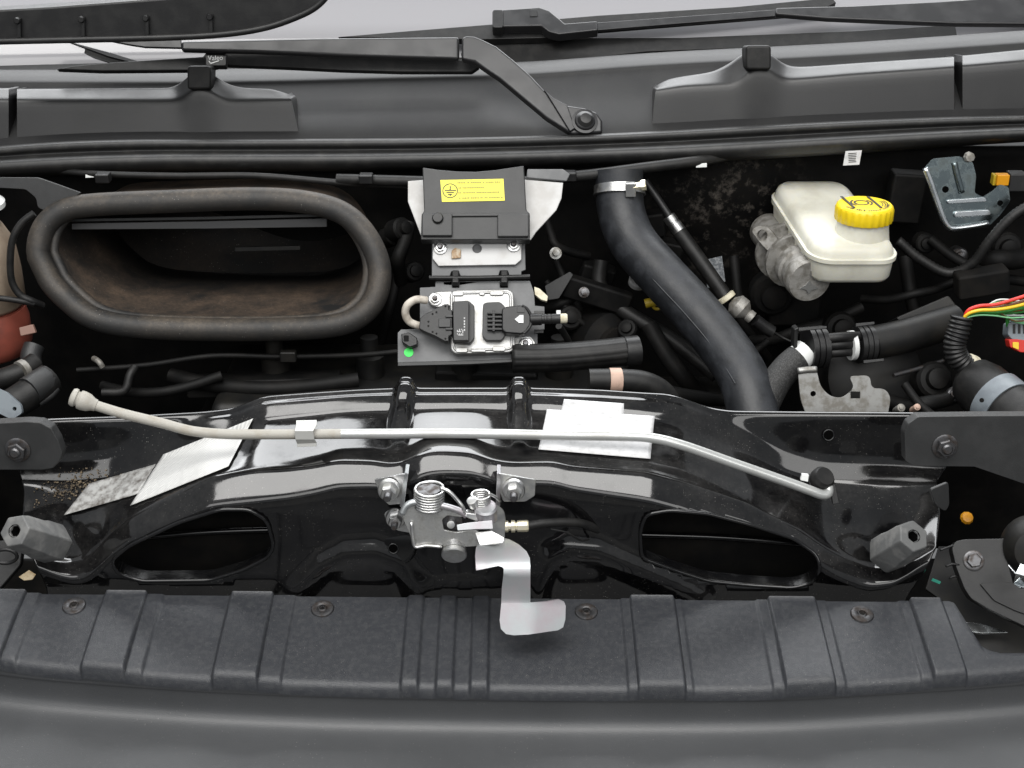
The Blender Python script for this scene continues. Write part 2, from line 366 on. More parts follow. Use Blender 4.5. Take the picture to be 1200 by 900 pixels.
# ------------------------------------------------------------ front trim: ribbed flange and bumper skin
GT = 79.0
GPL = pl(600, 693, -0.012, GT)
trim = thing('front_bumper_trim', 'matt black ribbed bumper top trim screwed on below the latch', 'bumper trim', (0, -0.2, 0.55))
edge = [(-80, 752), (0, 769), (92, 778), (245, 790), (400, 797), (600, 801), (747, 802), (917, 801), (1090, 789), (1140, 786), (1270, 772)]
ex, ey = [], []
for k in range(-80, 1271, 10):
    q = on(k, np.interp(k, [a for a, b in edge], [b for a, b in edge]), GPL); ex.append(q.x); ey.append(q.y)
ey = gsm(np.array(ey), 4)
def Yf(X): return float(np.interp(X, ex, ey))
def Xat(px): return on(px, np.interp(px, [a for a, b in edge], [b for a, b in edge]), GPL).x
bk = [(-80, 695), (1112, 706), (1118, 708), (1150, 759), (1160, 764), (1172, 767), (1280, 766)]
bx, by = [], []
for k in list(range(-80, 1110, 30)) + list(range(1112, 1281, 2)):
    q = on(k, np.interp(k, [a for a, b in bk], [b for a, b in bk]), GPL); bx.append(q.x); by.append(q.y)
def Yb(X): return float(np.interp(X, bx, by))
pads = [(-45, 3, 8), (97, 148, 8), (250, 303, 8), (470, 490, 5), (511, 531, 5), (551, 572, 5), (747, 803, 8), (919, 978, 8), (1092, 1131, 8), (1131, 1300, 3),
        (3, 20, 3), (148, 168, 3), (303, 330, 3), (736, 747, 3), (803, 812, 2), (905, 919, 3), (978, 990, 2), (1078, 1092, 3)]
pads = [(Xat(a), Xat(b), h * 0.001) for a, b, h in pads]
def padh(X):
    h = 0.0
    for a, b, k in pads:
        w = 0.00055
        h = max(h, k / (1 + math.exp(-(X - a) / w)) / (1 + math.exp((X - b) / w)) if abs(X - a) < 0.3 or abs(X - b) < 0.3 else 0)
    return h
n = GPL[1]
def gz(Y): return GPL[0].z + (GPL[0].y - Y) * n.y / n.z
X0, X1 = Xat(-75), Xat(1265); NX = 1100
Xs = [X0 + (X1 - X0) * i / NX for i in range(NX + 1)]
F = []
for u in [-1, -0.5] + [t / 14 for t in range(15)] + [1.2, 1.5, 2]:
    row = []
    for X in Xs:
        yb, yf = Yb(X), Yf(X); h = padh(X)
        if u < 0: p = Vector((X, yb + 0.001, gz(yb) + h - 0.004 * -u - 0.0005))
        elif u <= 1:
            y = yb + (yf - yb) * min(u, 1); sag = 0.0012 * math.sin(u * math.pi)
            p = Vector((X, y - h * 0.15 * u, gz(y) + h * (0.55 + 0.45 * u) + sag))
        else:
            k = {1.2: (-0.0042, -0.0014), 1.5: (-0.0076, -0.0056), 2: (-0.0082, -0.0145)}[u]
            p = Vector((X, yf + k[0] - h * 0.15, gz(yf) + h * (1 if u < 2 else 0.4) + k[1]))
        row.append(p)
    F.append(row)
bm, _ = grid_bm(F)
obj('ribbed_flange', bm, grain, trim, sharp=50)
prof = [(-0.0012, -0.006), (-0.0025, -0.012), (-0.0022, -0.016), (-0.0012, -0.0165), (-0.0012, -0.024), (-0.0015, -0.034), (-0.0035, -0.041), (-0.0085, -0.0462), (-0.018, -0.0496), (-0.034, -0.0523), (-0.056, -0.0555), (-0.085, -0.0605), (-0.125, -0.070), (-0.17, -0.087), (-0.21, -0.115), (-0.24, -0.16), (-0.25, -0.3)]
Xk = Xs[::12]; F = []
for dy, dz in [(a - 0.0055, b) for a, b in prof]:
    F.append([Vector((X, Yf(X) * (1 if dy > -0.03 else 1) + dy, gz(Yf(X)) * 0.45 + gz(Yf(0)) * 0.55 + dz)) for X in Xk])
bm, _ = grid_bm(F)
sk = obj('bumper_skin', bm, fascia, trim, sharp=180)
sk.modifiers.new('sub', 'SUBSURF').levels = 1; sk.modifiers['sub'].render_levels = 2
def torx(bm, o, a, r, d):
    pass
for sx, sy in ((87, 711), (378, 714.5), (687, 718), (1010, 721)):
    o = on(sx, sy, GPL); r = 13.5 * S(sx, sy, o.y); a = n
    s_ = obj('screw', lathe(bmesh.new(), [(r, -0.001), (r, 0.0018), (r * 0.93, 0.0028), (r * 0.5, 0.0034), (r * 0.42, 0.0028), (r * 0.34, 0.0040), (r * 0.30, 0.0040), (r * 0.24, 0.0018), (0, 0.0015)], o, a, 28), steeld, trim, sharp=40)
    obj('socket', lathe(bmesh.new(), [(r * 0.23, 0.0016), (r * 0.20, 0.0023), (0, 0.0023)], o, a, 6), deep, s_)

# ------------------------------------------------------------ glossy black crossmember
cm = thing('bonnet_crossmember', 'glossy black pressed steel crossmember spanning the front of the bay', 'crossmember', P(560, 690, 0.03))
L0 = [(20, 491), (60, 489), (150, 486), (240, 481), (275, 477), (308, 463), (360, 459), (420, 455), (470, 453), (540, 453), (620, 453), (700, 455), (760, 459), (785, 460), (800, 465), (830, 476), (855, 480), (950, 481), (1095, 482), (1115, 486)]
Bc = [(20, 538), (80, 538), (130, 533), (170, 520), (200, 508), (240, 493), (275, 489), (308, 474), (400, 465), (440, 463), (540, 462), (640, 463), (750, 470), (800, 477), (850, 496), (880, 509), (920, 527), (960, 537), (1000, 539), (1060, 541), (1115, 545)]
A1 = [(20, 648), (45, 657), (70, 661), (95, 656), (115, 641), (150, 609), (190, 588), (240, 563), (270, 557), (300, 552), (340, 550), (372, 546), (395, 541), (440, 542), (462, 546), (480, 539), (500, 531), (520, 530), (555, 532), (580, 541), (600, 544), (650, 543), (670, 548), (760, 555), (800, 566), (850, 583), (880, 593), (900, 604), (940, 622), (980, 650), (1000, 660), (1030, 667), (1070, 666), (1115, 640)]
def sh(poly, d): return [(a, b + (np.interp(a, [q[0] for q in d], [q[1] for q in d]) if isinstance(d, list) else d)) for a, b in poly]
bandw = [(20, 22), (150, 24), (300, 14), (540, 12), (750, 13), (850, 17), (950, 22), (1115, 20)]
B4 = sh(Bc, bandw); B5 = sh(B4, 6)
A0 = sh(A1, -9); A2 = sh(A1, [(20, 14), (100, 18), (150, 24), (300, 34), (400, 28), (540, 22), (620, 20), (760, 30), (850, 30), (950, 24), (1115, 14)]); A3 = sh(A2, 8)
lipd = [(20, 0.012), (300, 0.004), (540, 0.0), (780, 0.004), (900, 0.014), (1115, 0.014)]
def yd(y): return [(x, y + d) for x, d in lipd]
def cv(poly, x): return float(np.interp(x, [q[0] for q in poly], [q[1] for q in poly]))
A0 = sh(A1, -7)
midp = [(x, cv(B5, x) * 0.52 + cv(A0, x) * 0.48) for x in range(20, 1116, 5)]
midY = [(x, min(0.010 + 0.0019 * (cv(A0, x) - y), 0.010 + 0.52 * (0.066 + cv(lipd, x)))) for x, y in midp]
A2Y = [(x, -0.003 - 0.00062 * (cv(A2, x) - cv(A1, x))) for x in range(20, 1116, 10)]
rows = [(sh(L0, 14), yd(0.112)), (sh(L0, 5), yd(0.110)), (L0, yd(0.104)), (sh(L0, 4.5), yd(0.099)), (sh(L0, 7), yd(0.097)), (Bc, yd(0.090)), (B4, yd(0.079)), (B5, yd(0.076)),
        (midp, midY), (A0, 0.010), (A1, -0.001), (A2, A2Y), (A3, [(a, b - 0.0015) for a, b in A2Y]), ([(20, 684), (1115, 684)], -0.008), ([(20, 720), (1115, 720)], -0.004)]
xs, PA, YA = loft(rows, 20, 1112, 2.6, nsub=[2, 3, 3, 3, 5, 6, 3, 6, 6, 4, 8, 3, 16, 4], vsm=2, xsm=3)
XX = np.tile(xs, (len(PA), 1))
def box1(t, w, s): return 1 / (1 + np.exp(-(t + w) / s)) / (1 + np.exp((t - w) / s))
for xc in (476, 608):
    cx = xc + (600 - xc) * (450 - PA) / 777
    PA = PA - 13 * box1(XX - cx, 9.5, 1.5) * np.clip((522 - PA) / 30, 0, 1)
    PA = PA + 0
for (gx, gy, wx, wy, am) in ((1003, 628, 26, 30, 0.008), (101, 618, 18, 18, 0.008), (540, 690, 60, 14, 0.006)):
    YA = YA - am * np.exp(-((XX - gx) / wx) ** 2 - ((PA - gy) / wy) ** 2)
for arch in ([(340, 705), (352, 690), (378, 664), (405, 651), (438, 649), (468, 660), (488, 690), (492, 705)], [(630, 705), (634, 680), (645, 656), (668, 646), (700, 649), (745, 668), (790, 688), (820, 705)]):
    D = np.full_like(PA, 1e9)
    for (xa, ya), (xb, yb_) in zip(arch, arch[1:]):
        dx, dy = xb - xa, yb_ - ya; t = np.clip(((XX - xa) * dx + (PA - ya) * dy) / (dx * dx + dy * dy), 0, 1)
        D = np.minimum(D, np.hypot(XX - xa - t * dx, PA - ya - t * dy))
    YA = YA - 0.010 * np.exp(-(D / 13.0) ** 2)
xr = np.interp(PA, [480, 545, 565, 600, 640, 670, 700], [1112, 1112, 1098, 1102, 1097, 1084, 1062])
xl = np.interp(PA, [490, 555, 575, 610, 640, 690], [20, 22, 28, 26, 32, 55])
XX = np.where(XX > 1000, 1000 + (XX - 1000) * (xr - 1000) / 112, XX); XX = np.where(XX < 130, 130 - (130 - XX) * (130 - xl) / 110, XX)
G = [[P(XX[j][i], PA[j][i], YA[j][i]) for i in range(len(xs))] for j in range(len(PA))]
bm, V = grid_bm(G)
def inside(p, poly):
    x, y = p; c = False
    for i in range(len(poly)):
        (x1, y1), (x2, y2) = poly[i - 1], poly[i]
        if (y1 > y) != (y2 > y) and x < (x2 - x1) * (y - y1) / (y2 - y1) + x1: c = not c
    return c
def nearest(p, poly):
    best = None
    for i in range(len(poly)):
        a, b = Vector(poly[i - 1]), Vector(poly[i]); d = b - a
        t = max(0, min(1, (Vector(p) - a).dot(d) / max(d.dot(d), 1e-9))); q = a + d * t; e = (Vector(p) - q).length
        if best is None or e < best[0]: best = (e, q)
    return best[1]
holeL = rnd([(130, 657), (150, 640), (210, 612), (258, 597), (292, 597), (313, 610), (321, 640), (314, 653), (285, 668), (245, 680), (165, 681), (138, 672)], 8, 3)
holeR = rnd([(752, 654), (750, 622), (757, 603), (785, 598), (830, 602), (880, 615), (930, 631), (957, 650), (962, 667), (952, 683), (930, 689), (880, 686), (830, 681), (790, 668)], 8, 3)
pxof = {V[j][i]: (XX[j][i], PA[j][i]) for j in range(len(PA)) for i in range(len(xs))}
rims = []
def Ycm(px, py):
    i = int(np.argmin(np.abs(xs - px))); o = np.argsort(PA[6:, i]) + 6
    return float(np.interp(py, PA[o, i], YA[o, i]))
for poly in (holeL, holeR):
    fs = [f for f in bm.faces if inside((sum(pxof[v][0] for v in f.verts) / 4, sum(pxof[v][1] for v in f.verts) / 4), poly) and sum(pxof[v][1] for v in f.verts) / 4 > 590]
    bmesh.ops.delete(bm, geom=fs, context='FACES')
    for v in bm.verts:
        if v.is_boundary:
            p = pxof[v]
            if 100 < p[0] < 1000 and 585 < p[1] < 700 and (nearest(p, poly) - Vector(p)).length < 8:
                q = nearest(p, poly); pxof[v] = tuple(q); v.co = P(q.x, q.y, Ycm(q.x, q.y))
obj('pressed_panel', bm, paint2, cm, sharp=180, solid=0.0016)
for poly, wd in ((holeL, 1), (holeR, 1)):                             # rolled rim and the folded flange behind each opening
    front = [P(x, y, Ycm(x, y) - 0.0015) for x, y in poly]
    obj('opening_rim', tube(bmesh.new(), front, 0.0021, 8, 1, closed=True), paint, cm, sharp=180)
    bm = bmesh.new(); N_ = len(poly)
    r0 = [bm.verts.new(p) for p in front]; r1 = [bm.verts.new(p + Vector((0, 0.02, 0))) for p in front]
    for i in range(N_): bm.faces.new((r0[i], r0[(i + 1) % N_], r1[(i + 1) % N_], r1[i]))
    obj('opening_flange', bm, paint, cm, sharp=180)
bk_ = pl(540, 640, 0.075, -4)
plate('inner_panel', [(118, 594), (975, 594), (975, 705), (118, 705)], bk_, 0.003, deep, cm, bevel=0)  # dark sheet, its colour carries the shade inside the openings
for q0, q1 in (((120, 634), (345, 620)), ((725, 626), (975, 640))):
    obj('inner_stiffener', tube(bmesh.new(), [P(q0[0], q0[1], 0.06), P((q0[0] + q1[0]) / 2, (q0[1] + q1[1]) / 2 - 3, 0.06), P(q1[0], q1[1], 0.06)], 0.004, 10, 6), paint, cm, sharp=180)
for hx, hy, hr in ((971, 510, 5.5), (461, 643, 5)):                   # bolt holes: turned lip round a disc coloured as the hole's shade
    o = P(hx, hy, Ycm(hx, hy) - 0.0022)
    r = hr * S(hx, hy, o.y)
    bo = obj('bolt_hole_lip', lathe(bmesh.new(), [(r, 0.0), (r * 1.2, 0.0012), (r * 1.35, 0.0)], o, (0, -0.95, 0.3), 20), paint, cm, sharp=180)
    obj('bolt_hole_disc', lathe(bmesh.new(), [(r, -0.001), (r, 0.0006), (0, 0.0005)], o, (0, -0.95, 0.3), 20), void, bo)
o = P(462, 640, Ycm(462, 640))
obj('boss', lathe(bmesh.new(), [(0.024, -0.004), (0.022, 0.0005), (0.018, 0.0015), (0, 0.0014)], o, (0, -0.97, 0.2), 28), paint, cm, sharp=60)
def decal(outline, lift, step=4.0):                                   # a sheet lying on the crossmember
    x0 = min(p[0] for p in outline); x1 = max(p[0] for p in outline); y0 = min(p[1] for p in outline); y1 = max(p[1] for p in outline)
    # quad outline: bilinear patch
    a, b, c, d = [Vector(p) for p in outline]
    nu = max(2, int((b - a).length / step)); nv = max(2, int((d - a).length / step)); g = []
    for j in range(nv + 1):
        row = []
        for i in range(nu + 1):
            u, w = i / nu, j / nv; q = (a * (1 - u) + b * u) * (1 - w) + (d * (1 - u) + c * u) * w
            row.append(P(q.x, q.y, Ycm(q.x, q.y)) + Vector((0, -0.5, 0.86)) * lift)
        g.append(row)
    return grid_bm(g)[0]
tag(obj('printed_label', decal([(192, 534), (297, 492), (268, 548), (153, 594)], 0.0028), printed, solid=0.0003, sharp=180), 'white printed paper label stuck on the crossmember under the rod', 'label')
tag(obj('worn_label', decal([(105, 568), (183, 545), (162, 580), (75, 605)], 0.0024), wornlab, solid=0.0003, sharp=180), 'dirty scratched grey label remains at the crossmember end', 'label')
tag(obj('blank_label', decal([(641, 481), (767, 489), (762, 539), (631, 528)], 0.0026), paper, solid=0.0003, sharp=180), 'large blank silver white label under the rod', 'label')
tag(obj('label_strip', decal([(661, 469), (731, 474), (731, 490), (657, 485)], 0.0022), paper, solid=0.0003, sharp=180), 'narrow white label strip tucked above the large blank label', 'label')
bm = bmesh.new()
for _ in range(520):                                                  # grit gathered at the left end
    x = random.gauss(84, 22); y = 566 + (x - 84) * -0.28 + random.gauss(4, 9)
    if x < 40 or x > 150 or y < 548 or y > 612: continue
    o = P(x, y, Ycm(x, y)); k = 0.0002 + 0.0011 * random.random() ** 3
    box(bm, o + Vector((0, -0.001, 0.001)), k * 2, k, k, Matrix.Rotation(random.random() * 6, 3, 'Z') @ Matrix.Rotation(random.random(), 3, 'X'))
g_ = obj('grit', bm, mat('tan grit', (0.22, 0.17, 0.11), 0.8, col2=(0.10, 0.08, 0.06), ns=300)); g_['kind'] = 'stuff'
tag(g_, 'loose tan grit and dirt gathered at the crossmember end', 'dirt')

# ------------------------------------------------------------ scuttle: weatherstrip, cowl panel, raised covers, windscreen
ws_top = [(-40, 174), (0, 171), (60, 166), (150, 163), (300, 163), (500, 162), (600, 160), (700, 157), (800, 152), (900, 146), (1000, 141), (1100, 137), (1240, 134)]
ws_bot = [(-40, 210), (0, 207), (100, 203), (200, 200), (400, 200), (600, 196), (700, 193), (800, 190), (900, 185), (1000, 179), (1100, 172), (1240, 163)]
def mixp(t): return [(x, np.interp(x, [a for a, b in ws_top], [b for a, b in ws_top]) * (1 - t) + np.interp(x, [a for a, b in ws_bot], [b for a, b in ws_bot]) * t) for x in range(-40, 1241, 40)]
rws = [(sh(mixp(0), 3), 0.527), (sh(mixp(0), -0.5), 0.520), (mixp(0.03), 0.511), (mixp(0.10), 0.507), (mixp(0.24), 0.506), (mixp(0.30), 0.512), (mixp(0.38), 0.512), (mixp(0.43), 0.503), (mixp(0.55), 0.492), (mixp(0.75), 0.489), (mixp(0.93), 0.495), (mixp(1.0), 0.506), (mixp(1.03), 0.53)]
xs2, a_, b_ = loft(rws, -176, 1376, 16, nsub=3, vsm=1, xsm=1)
bm, _ = grid_bm([[P(xs2[i], a_[j][i], b_[j][i]) for i in range(len(xs2))] for j in range(len(a_))])
tag(obj('weatherstrip', bm, seal, sharp=180), 'long black rubber weatherstrip running along the back of the bay', 'rubber seal')
cowl = thing('scuttle_cowl', 'satin black plastic scuttle cowl between the bay and the windscreen', 'cowl', P(560, 160, 0.55))
ct = [(-40, 82), (0, 82), (200, 82), (340, 80), (440, 77), (620, 73), (760, 62), (900, 55), (1000, 50), (1240, 33)]
rws = [(sh(ct, 2), 0.70), (sh(ct, -1), 0.672), (sh(ct, 6), 0.648), (sh(ct, 14), 0.630), (sh(ct, 20), 0.625), ([(x, 0.6*np.interp(x,[a for a,b in ct],[b+20 for a,b in ct])+0.4*np.interp(x,[a for a,b in ws_top],[b for a,b in ws_top])) for x in range(-40,1241,20)], 0.590), (sh(ws_top, -10), 0.546), (sh(ws_top, 4), 0.53)]
xs2, a_, b_ = loft(rws, -176, 1376, 16, nsub=5, vsm=2, xsm=2)
bm, _ = grid_bm([[P(xs2[i], a_[j][i], b_[j][i]) for i in range(len(xs2))] for j in range(len(a_))])
obj('panel', bm, cowlp, cowl, sharp=180)
def cover(ftop, btop, x0, x1, close, parent, name='raised_cover', Yt=0.558, Yk=0.587, step=3):
    base = [(x, np.interp(x, [a for a, b in ws_top], [b for a, b in ws_top]) + 4) for x in range(-60, 1261, 20)]
    rws = [(sh(btop, 6), Yk + 0.012), (btop, Yk), (sh(ftop, -1.5), Yt + 0.003), (sh(ftop, 2), Yt - 0.001), (base, 0.541)]
    xx, A, B = loft(rws, x0, x1, step, nsub=[2, 8, 2, 8], vsm=1, xsm=2)
    g = []
    for j in range(len(A)):
        row = []
        t = j / (len(A) - 1)
        for i in range(len(xx)):
            x = xx[i]
            if close > 0 and i > len(xx) - 6: x = x + close * max(0, (t - 0.45)) * (i - len(xx) + 6) / 5 * 1.9
            if close < 0 and i < 5: x = x + close * max(0, (t - 0.45)) * (5 - i) / 5 * 1.9
            row.append(P(x, A[j][i], B[j][i]))
        g.append(row)
    bm, V = grid_bm(g)
    for col in (0, len(xx) - 1):                                     # end walls
        ex_ = [V[j][col] for j in range(len(A))]; nb = [bm.verts.new(v.co + Vector((0, 0.07, -0.012))) for v in ex_]
        for j in range(len(A) - 1): bm.faces.new((ex_[j], ex_[j + 1], nb[j + 1], nb[j]))
    return obj(name, bm, cowlm, parent, sharp=50)
cover([(-60, 117), (12, 117)], [(-60, 102), (20, 102)], -50, 11, 0, cowl)
cover([(20, 117), (203, 117), (212, 115), (219, 108), (225, 103), (243, 103), (252, 110), (262, 116), (270, 117), (340, 116)],
      [(20, 103), (200, 102), (212, 97), (220, 88), (228, 82), (246, 82), (255, 90), (268, 98), (285, 102), (318, 103), (330, 106), (340, 112)], 20, 339, 14, cowl)
cover([(768, 106), (800, 101), (860, 98), (869, 94), (876, 84), (882, 80), (900, 80), (908, 86), (918, 93), (930, 93), (1000, 87), (1100, 80), (1122, 78)],
      [(768, 104), (775, 94), (790, 90), (835, 83), (855, 73), (868, 62), (876, 58), (902, 60), (912, 70), (925, 77), (945, 77), (1000, 73), (1122, 65)], 770, 1119, -7, cowl)
cover([(1122, 78), (1250, 67)], [(1118, 65), (1250, 52)], 1128, 1240, 0, cowl)
for a, b, c, d in ((219, 77, 247, 105), (874, 53, 904, 82)):          # rubber buffers on the covers
    p = pl((a + b) / 2, (b + d) / 2, 0.552, 12)
    plate('rubber_buffer', rect(a, b, c, d, 5), p, 0.035, rubber, cowl, bevel=0.0035, seg=3)
ws = thing('windscreen', 'windscreen coloured pale grey as its sky reflection, behind the wipers', 'windscreen', (0, 0.7, 1.07))
bm = bmesh.new(); g = []
for j in range(14):
    t = j / 13 * 1.1; row = []
    for i in range(31):
        x = -1.3 + 2.6 * i / 30
        row.append(Vector((x, 0.70 + 0.05 * 1 - 0.09 * x * x + t * 0.80, 1.050 + t * 0.60)))
    g.append(row)
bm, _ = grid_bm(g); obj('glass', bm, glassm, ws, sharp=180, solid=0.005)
# thin dark bonding seam at the foot of the glass
g = []
for j, (dy, dz) in enumerate(((-0.02, 0.006), (-0.012, 0.010), (0.004, 0.012), (0.03, 0.03))):
    g.append([Vector((-1 + 2 * i / 30, 0.715 + dy - 0.07 * (-1 + 2 * i / 30) ** 2, 1.036 + dz + 0.006 * (-1 + 2 * i / 30))) for i in range(31)])
bm, _ = grid_bm(g); obj('bottom_seal', bm, rubber, ws, sharp=180)

# ------------------------------------------------------------ raised bonnet with its air duct lip
bon = thing('open_bonnet', 'raised black bonnet with ribbed air duct lip hanging above the wiper', 'bonnet', P(150, 0, 0.6))
bm = bmesh.new(); g = []
for j in range(9):
    t = j / 8; row = []
    for i in range(17):
        x = -0.85 + 1.7 * i / 16
        row.append(Vector((x, 0.58 - 0.30 * t - 0.05 * math.sin(t * 3.1), 1.62 + 0.8 * t - 0.03 * (x * 1.2) ** 2)))
    g.append(row)
bm, _ = grid_bm(g); obj('panel', bm, plastic, bon, sharp=180, solid=0.02)
dpl = pl(150, 30, 0.47, 4)
duct_o = [(-30, 13), (60, 8), (190, -2), (300, -12), (392, -14), (386, -4), (374, 7), (352, 20), (312, 34), (262, 42), (190, 46), (60, 49), (-30, 51)]
obj_d = plate('duct_lip', duct_o, dpl, 0.05, plastic, bon, bevel=0.003, seg=3)
obj('lip_edge', tube(bmesh.new(), [on(x, y, dpl, 0.004) for x, y in [(-30, 49), (60, 47), (190, 44), (262, 40), (312, 32), (352, 18), (374, 5), (390, -14)]], 0.0042, 10, 5), plastic, bon, sharp=180)
for rx in (22, 97, 172, 247):
    plate('duct_rib', [(rx - 1.8, 22 - rx * 0.02), (rx + 1.8, 22 - rx * 0.02), (rx + 2.4, 45 - rx * 0.02), (rx - 2.4, 45 - rx * 0.02)], dpl, 0.008, plastic, bon, lift=0.006, bevel=0.0008)
    obj('duct_post', lathe(bmesh.new(), [(0.0042, 0), (0.0042, 0.007), (0.003, 0.009), (0, 0.009)], on(rx, 24 - rx * 0.02, dpl), dpl[1], 14), plastic, bon)

# ------------------------------------------------------------ wipers
WN = Vector((0, -0.6, 0.8)); WPL = (Vector((0, 0.75, 1.05)), WN)
wp = thing('wiper', 'black wiper arm with cranked head bolted to the cowl', 'wiper', P(687, 150, 0.54))
apl = pl(690, 145, 0.522, 38)
plate('arm_head', [(541, 44), (546, 41.5), (556, 42), (566, 46), (582, 54), (602, 70), (622, 88), (637, 104), (648, 114), (665, 123), (685, 126), (699, 131), (706, 141), (706, 155), (670, 157), (640, 138), (610, 113), (585, 92), (570, 82), (556, 72), (541, 69)], apl, 0.014, wiperm, wp, bevel=0.0035, seg=3)
plate('head_web', [(637, 104), (648, 114), (665, 123), (674, 150), (668, 154)], apl, 0.006, wiperm, wp, lift=0.004, bevel=0.0015)
kn = obj('pivot_nut', lathe(bmesh.new(), [(0.017, 0.0), (0.017, 0.003), (0.0135, 0.0034), (0.0125, 0.006), (0.0085, 0.009), (0, 0.0102)], on(685, 143, apl), Vector((0.1, -0.75, 0.65)), 28), wiperm, wp)
obj('nut_cap', lathe(bmesh.new(), [(0.0105, 0.004), (0.0105, 0.0085), (0.007, 0.0118), (0, 0.0128)], on(685, 143, apl), Vector((0.1, -0.75, 0.65)), 24), plastic, kn)
plate('arm', [(212, 47.5), (370, 44), (538, 42.5), (538, 69), (470, 67), (400, 65), (300, 61), (212, 59)], apl, 0.010, wiperm, wp, bevel=0.004, seg=3, lift=-0.003)
plate('arm_tip', [(125, 47), (212, 46), (213, 56), (170, 55), (150, 52)], apl, 0.005, wiperm, wp, bevel=0.001, lift=-0.004)
plate('blade', [(66, 81), (85, 77), (130, 73), (238, 66), (242, 60), (300, 60), (420, 66), (545, 70), (562, 78), (553, 84), (470, 84), (400, 82), (340, 79), (262, 76), (240, 82), (120, 83)], up(apl, -0.03), 0.010, rubber, wp, bevel=0.0015)  # outline made taller to fill the black shadow under the arm
lbl = plate('blade_clip', rect(241, 60, 265, 77, 2), up(apl, -0.012), 0.012, plastic, wp, bevel=0.001)
o = on(252.5, 68, apl, -0.0113)
text('lettering', 'Valeo', 0.0088, o, (1, 0, 0.03), UP, whitec, lbl)
plate('tick_mark', [(245, 71), (247, 73.5), (257, 70.5), (256.5, 71.8), (247, 75), (244.5, 72)], up(apl, -0.0113), 0.0002, whitec, lbl, bevel=0)
wf = thing('wiper', 'wiper with boxy clamp lying along the foot of the windscreen', 'wiper', on(900, 30, WPL, 0.03))
fp = up(WPL, 0.055)
plate('arm', [(909, 8.5), (1000, 6), (1100, 1), (1230, -8), (1230, 28), (1120, 27), (1040, 24), (970, 21), (909, 16)], fp, 0.010, wiperm, wf, bevel=0.003, seg=3)
plate('rod', [(690, 27), (800, 19), (909, 11), (909, 18.5), (800, 27), (690, 36)], fp, 0.005, wiperm, wf, bevel=0.001, lift=-0.003)
cl = plate('clamp', [(580, 16), (588, 11), (632, 8), (644, 12), (655, 21), (662, 27), (700, 24), (701, 35), (655, 40), (643, 37), (634, 30), (580, 31)], fp, 0.016, wiperm, wf, bevel=0.0025, seg=3)
plate('clamp_button', rect(621, 11, 630, 19, 1.5), up(fp, 0.001), 0.002, plastic, cl, bevel=0.0004)
plate('clamp_collar', rect(577, 11, 590, 32, 3), up(fp, 0.002), 0.018, plastic, cl, bevel=0.0015)
plate('blade', [(396, 43), (480, 36), (580, 28), (700, 18), (860, 8), (975, -3), (980, 3), (972, 7), (960, 12), (860, 20), (700, 33), (640, 44), (560, 46), (470, 44)], up(WPL, 0.035), 0.012, rubber, wf, bevel=0.001)
plate('blade_rubber', [(540, 62), (575, 42), (700, 44), (800, 44), (1000, 36), (1230, 22), (1230, 36), (1000, 50), (900, 55), (760, 60), (640, 73), (560, 74)], up(WPL, 0.022), 0.008, rubber, wf, bevel=0.001)
ws2 = thing('thin_wiper', 'thin black wiper crossing behind the bonnet duct lip', 'wiper', on(120, 60, WPL))
plate('blade', [(55, 44), (78, 48), (130, 62), (188, 80), (160, 82), (110, 68)], up(WPL, 0.02), 0.006, rubber, ws2, bevel=0.001)
plate('edge', [(78, 48), (130, 62), (188, 80), (190, 82), (128, 66)], up(WPL, 0.024), 0.003, plastic, ws2, bevel=0)

# ------------------------------------------------------------ air intake with its thick seal
ai = thing('air_intake', 'wide oval air intake mouth with thick dusty rubber seal', 'air intake', P(245, 400, 0.4))
ipl = pl(245, 310, 0.36, 27)
cl_ = [(45, 300), (51, 268), (74, 247), (112, 240), (200, 236), (290, 233), (352, 236), (398, 248), (427, 273), (444, 310), (441, 346), (422, 370), (388, 382), (320, 386), (230, 386), (152, 382), (108, 372), (80, 352), (58, 328)]
c3 = [on(x, y, ipl) for x, y in cl_]
obj('seal', tube(bmesh.new(), c3, 0.0142, 20, 6, closed=True, flat=1.08), dustrub, ai, sharp=180)
obj('inner_lip', tube(bmesh.new(), [sum(c3, Vector()) / len(c3) + (p - sum(c3, Vector()) / len(c3)) * Vector((0.925, 1, 0.86)).x * 1.0 + Vector((0, 0.012, 0)) for p in c3], 0.0062, 12, 6, closed=True), dustrub, ai, sharp=180)
loop = spline([c3[-1]] + c3 + [c3[0], c3[1]], 5)[5:-10]
cen = sum(loop, Vector()) / len(loop); bm = bmesh.new(); rings = []
for d, s, dz in ((-0.008, 0.98, 0), (0.004, 0.965, 0), (0.012, 0.93, 0), (0.05, 0.915, -0.004), (0.13, 0.88, -0.012), (0.21, 0.84, -0.018)):
    rings.append([bm.verts.new(cen + (p - cen) * s + Vector((0, d * 1.0, dz)) + Vector((0, 0, -(p - cen).y * 0))) for p in loop])
for a, b in zip(rings, rings[1:]):
    for i in range(len(loop)):
        k = (i + 1) % len(loop); bm.faces.new((a[i], b[i], b[k], a[k]))
bm.faces.new(rings[-1])
obj('duct', bm, dustduct, ai, sharp=180, keep=True)
sp_ = pl(233, 262, 0.415, 10)
plate('slat', [(82, 256.5), (240, 254), (383, 250.5), (383, 254), (240, 257.5), (82, 260)], up(sp_, 0.006), 0.004, dgrey, ai, bevel=0.0006)
plate('slat', [(84, 262), (240, 259.5), (383, 256), (383, 266), (240, 268), (84, 269)], sp_, 0.006, mat('grey slat plastic', (0.07, 0.07, 0.072), 0.5), ai, bevel=0.0006)
plate('slat', [(275, 290), (352, 288), (352, 293), (275, 295)], pl(300, 290, 0.47, 10), 0.004, dark, ai, bevel=0.0006)

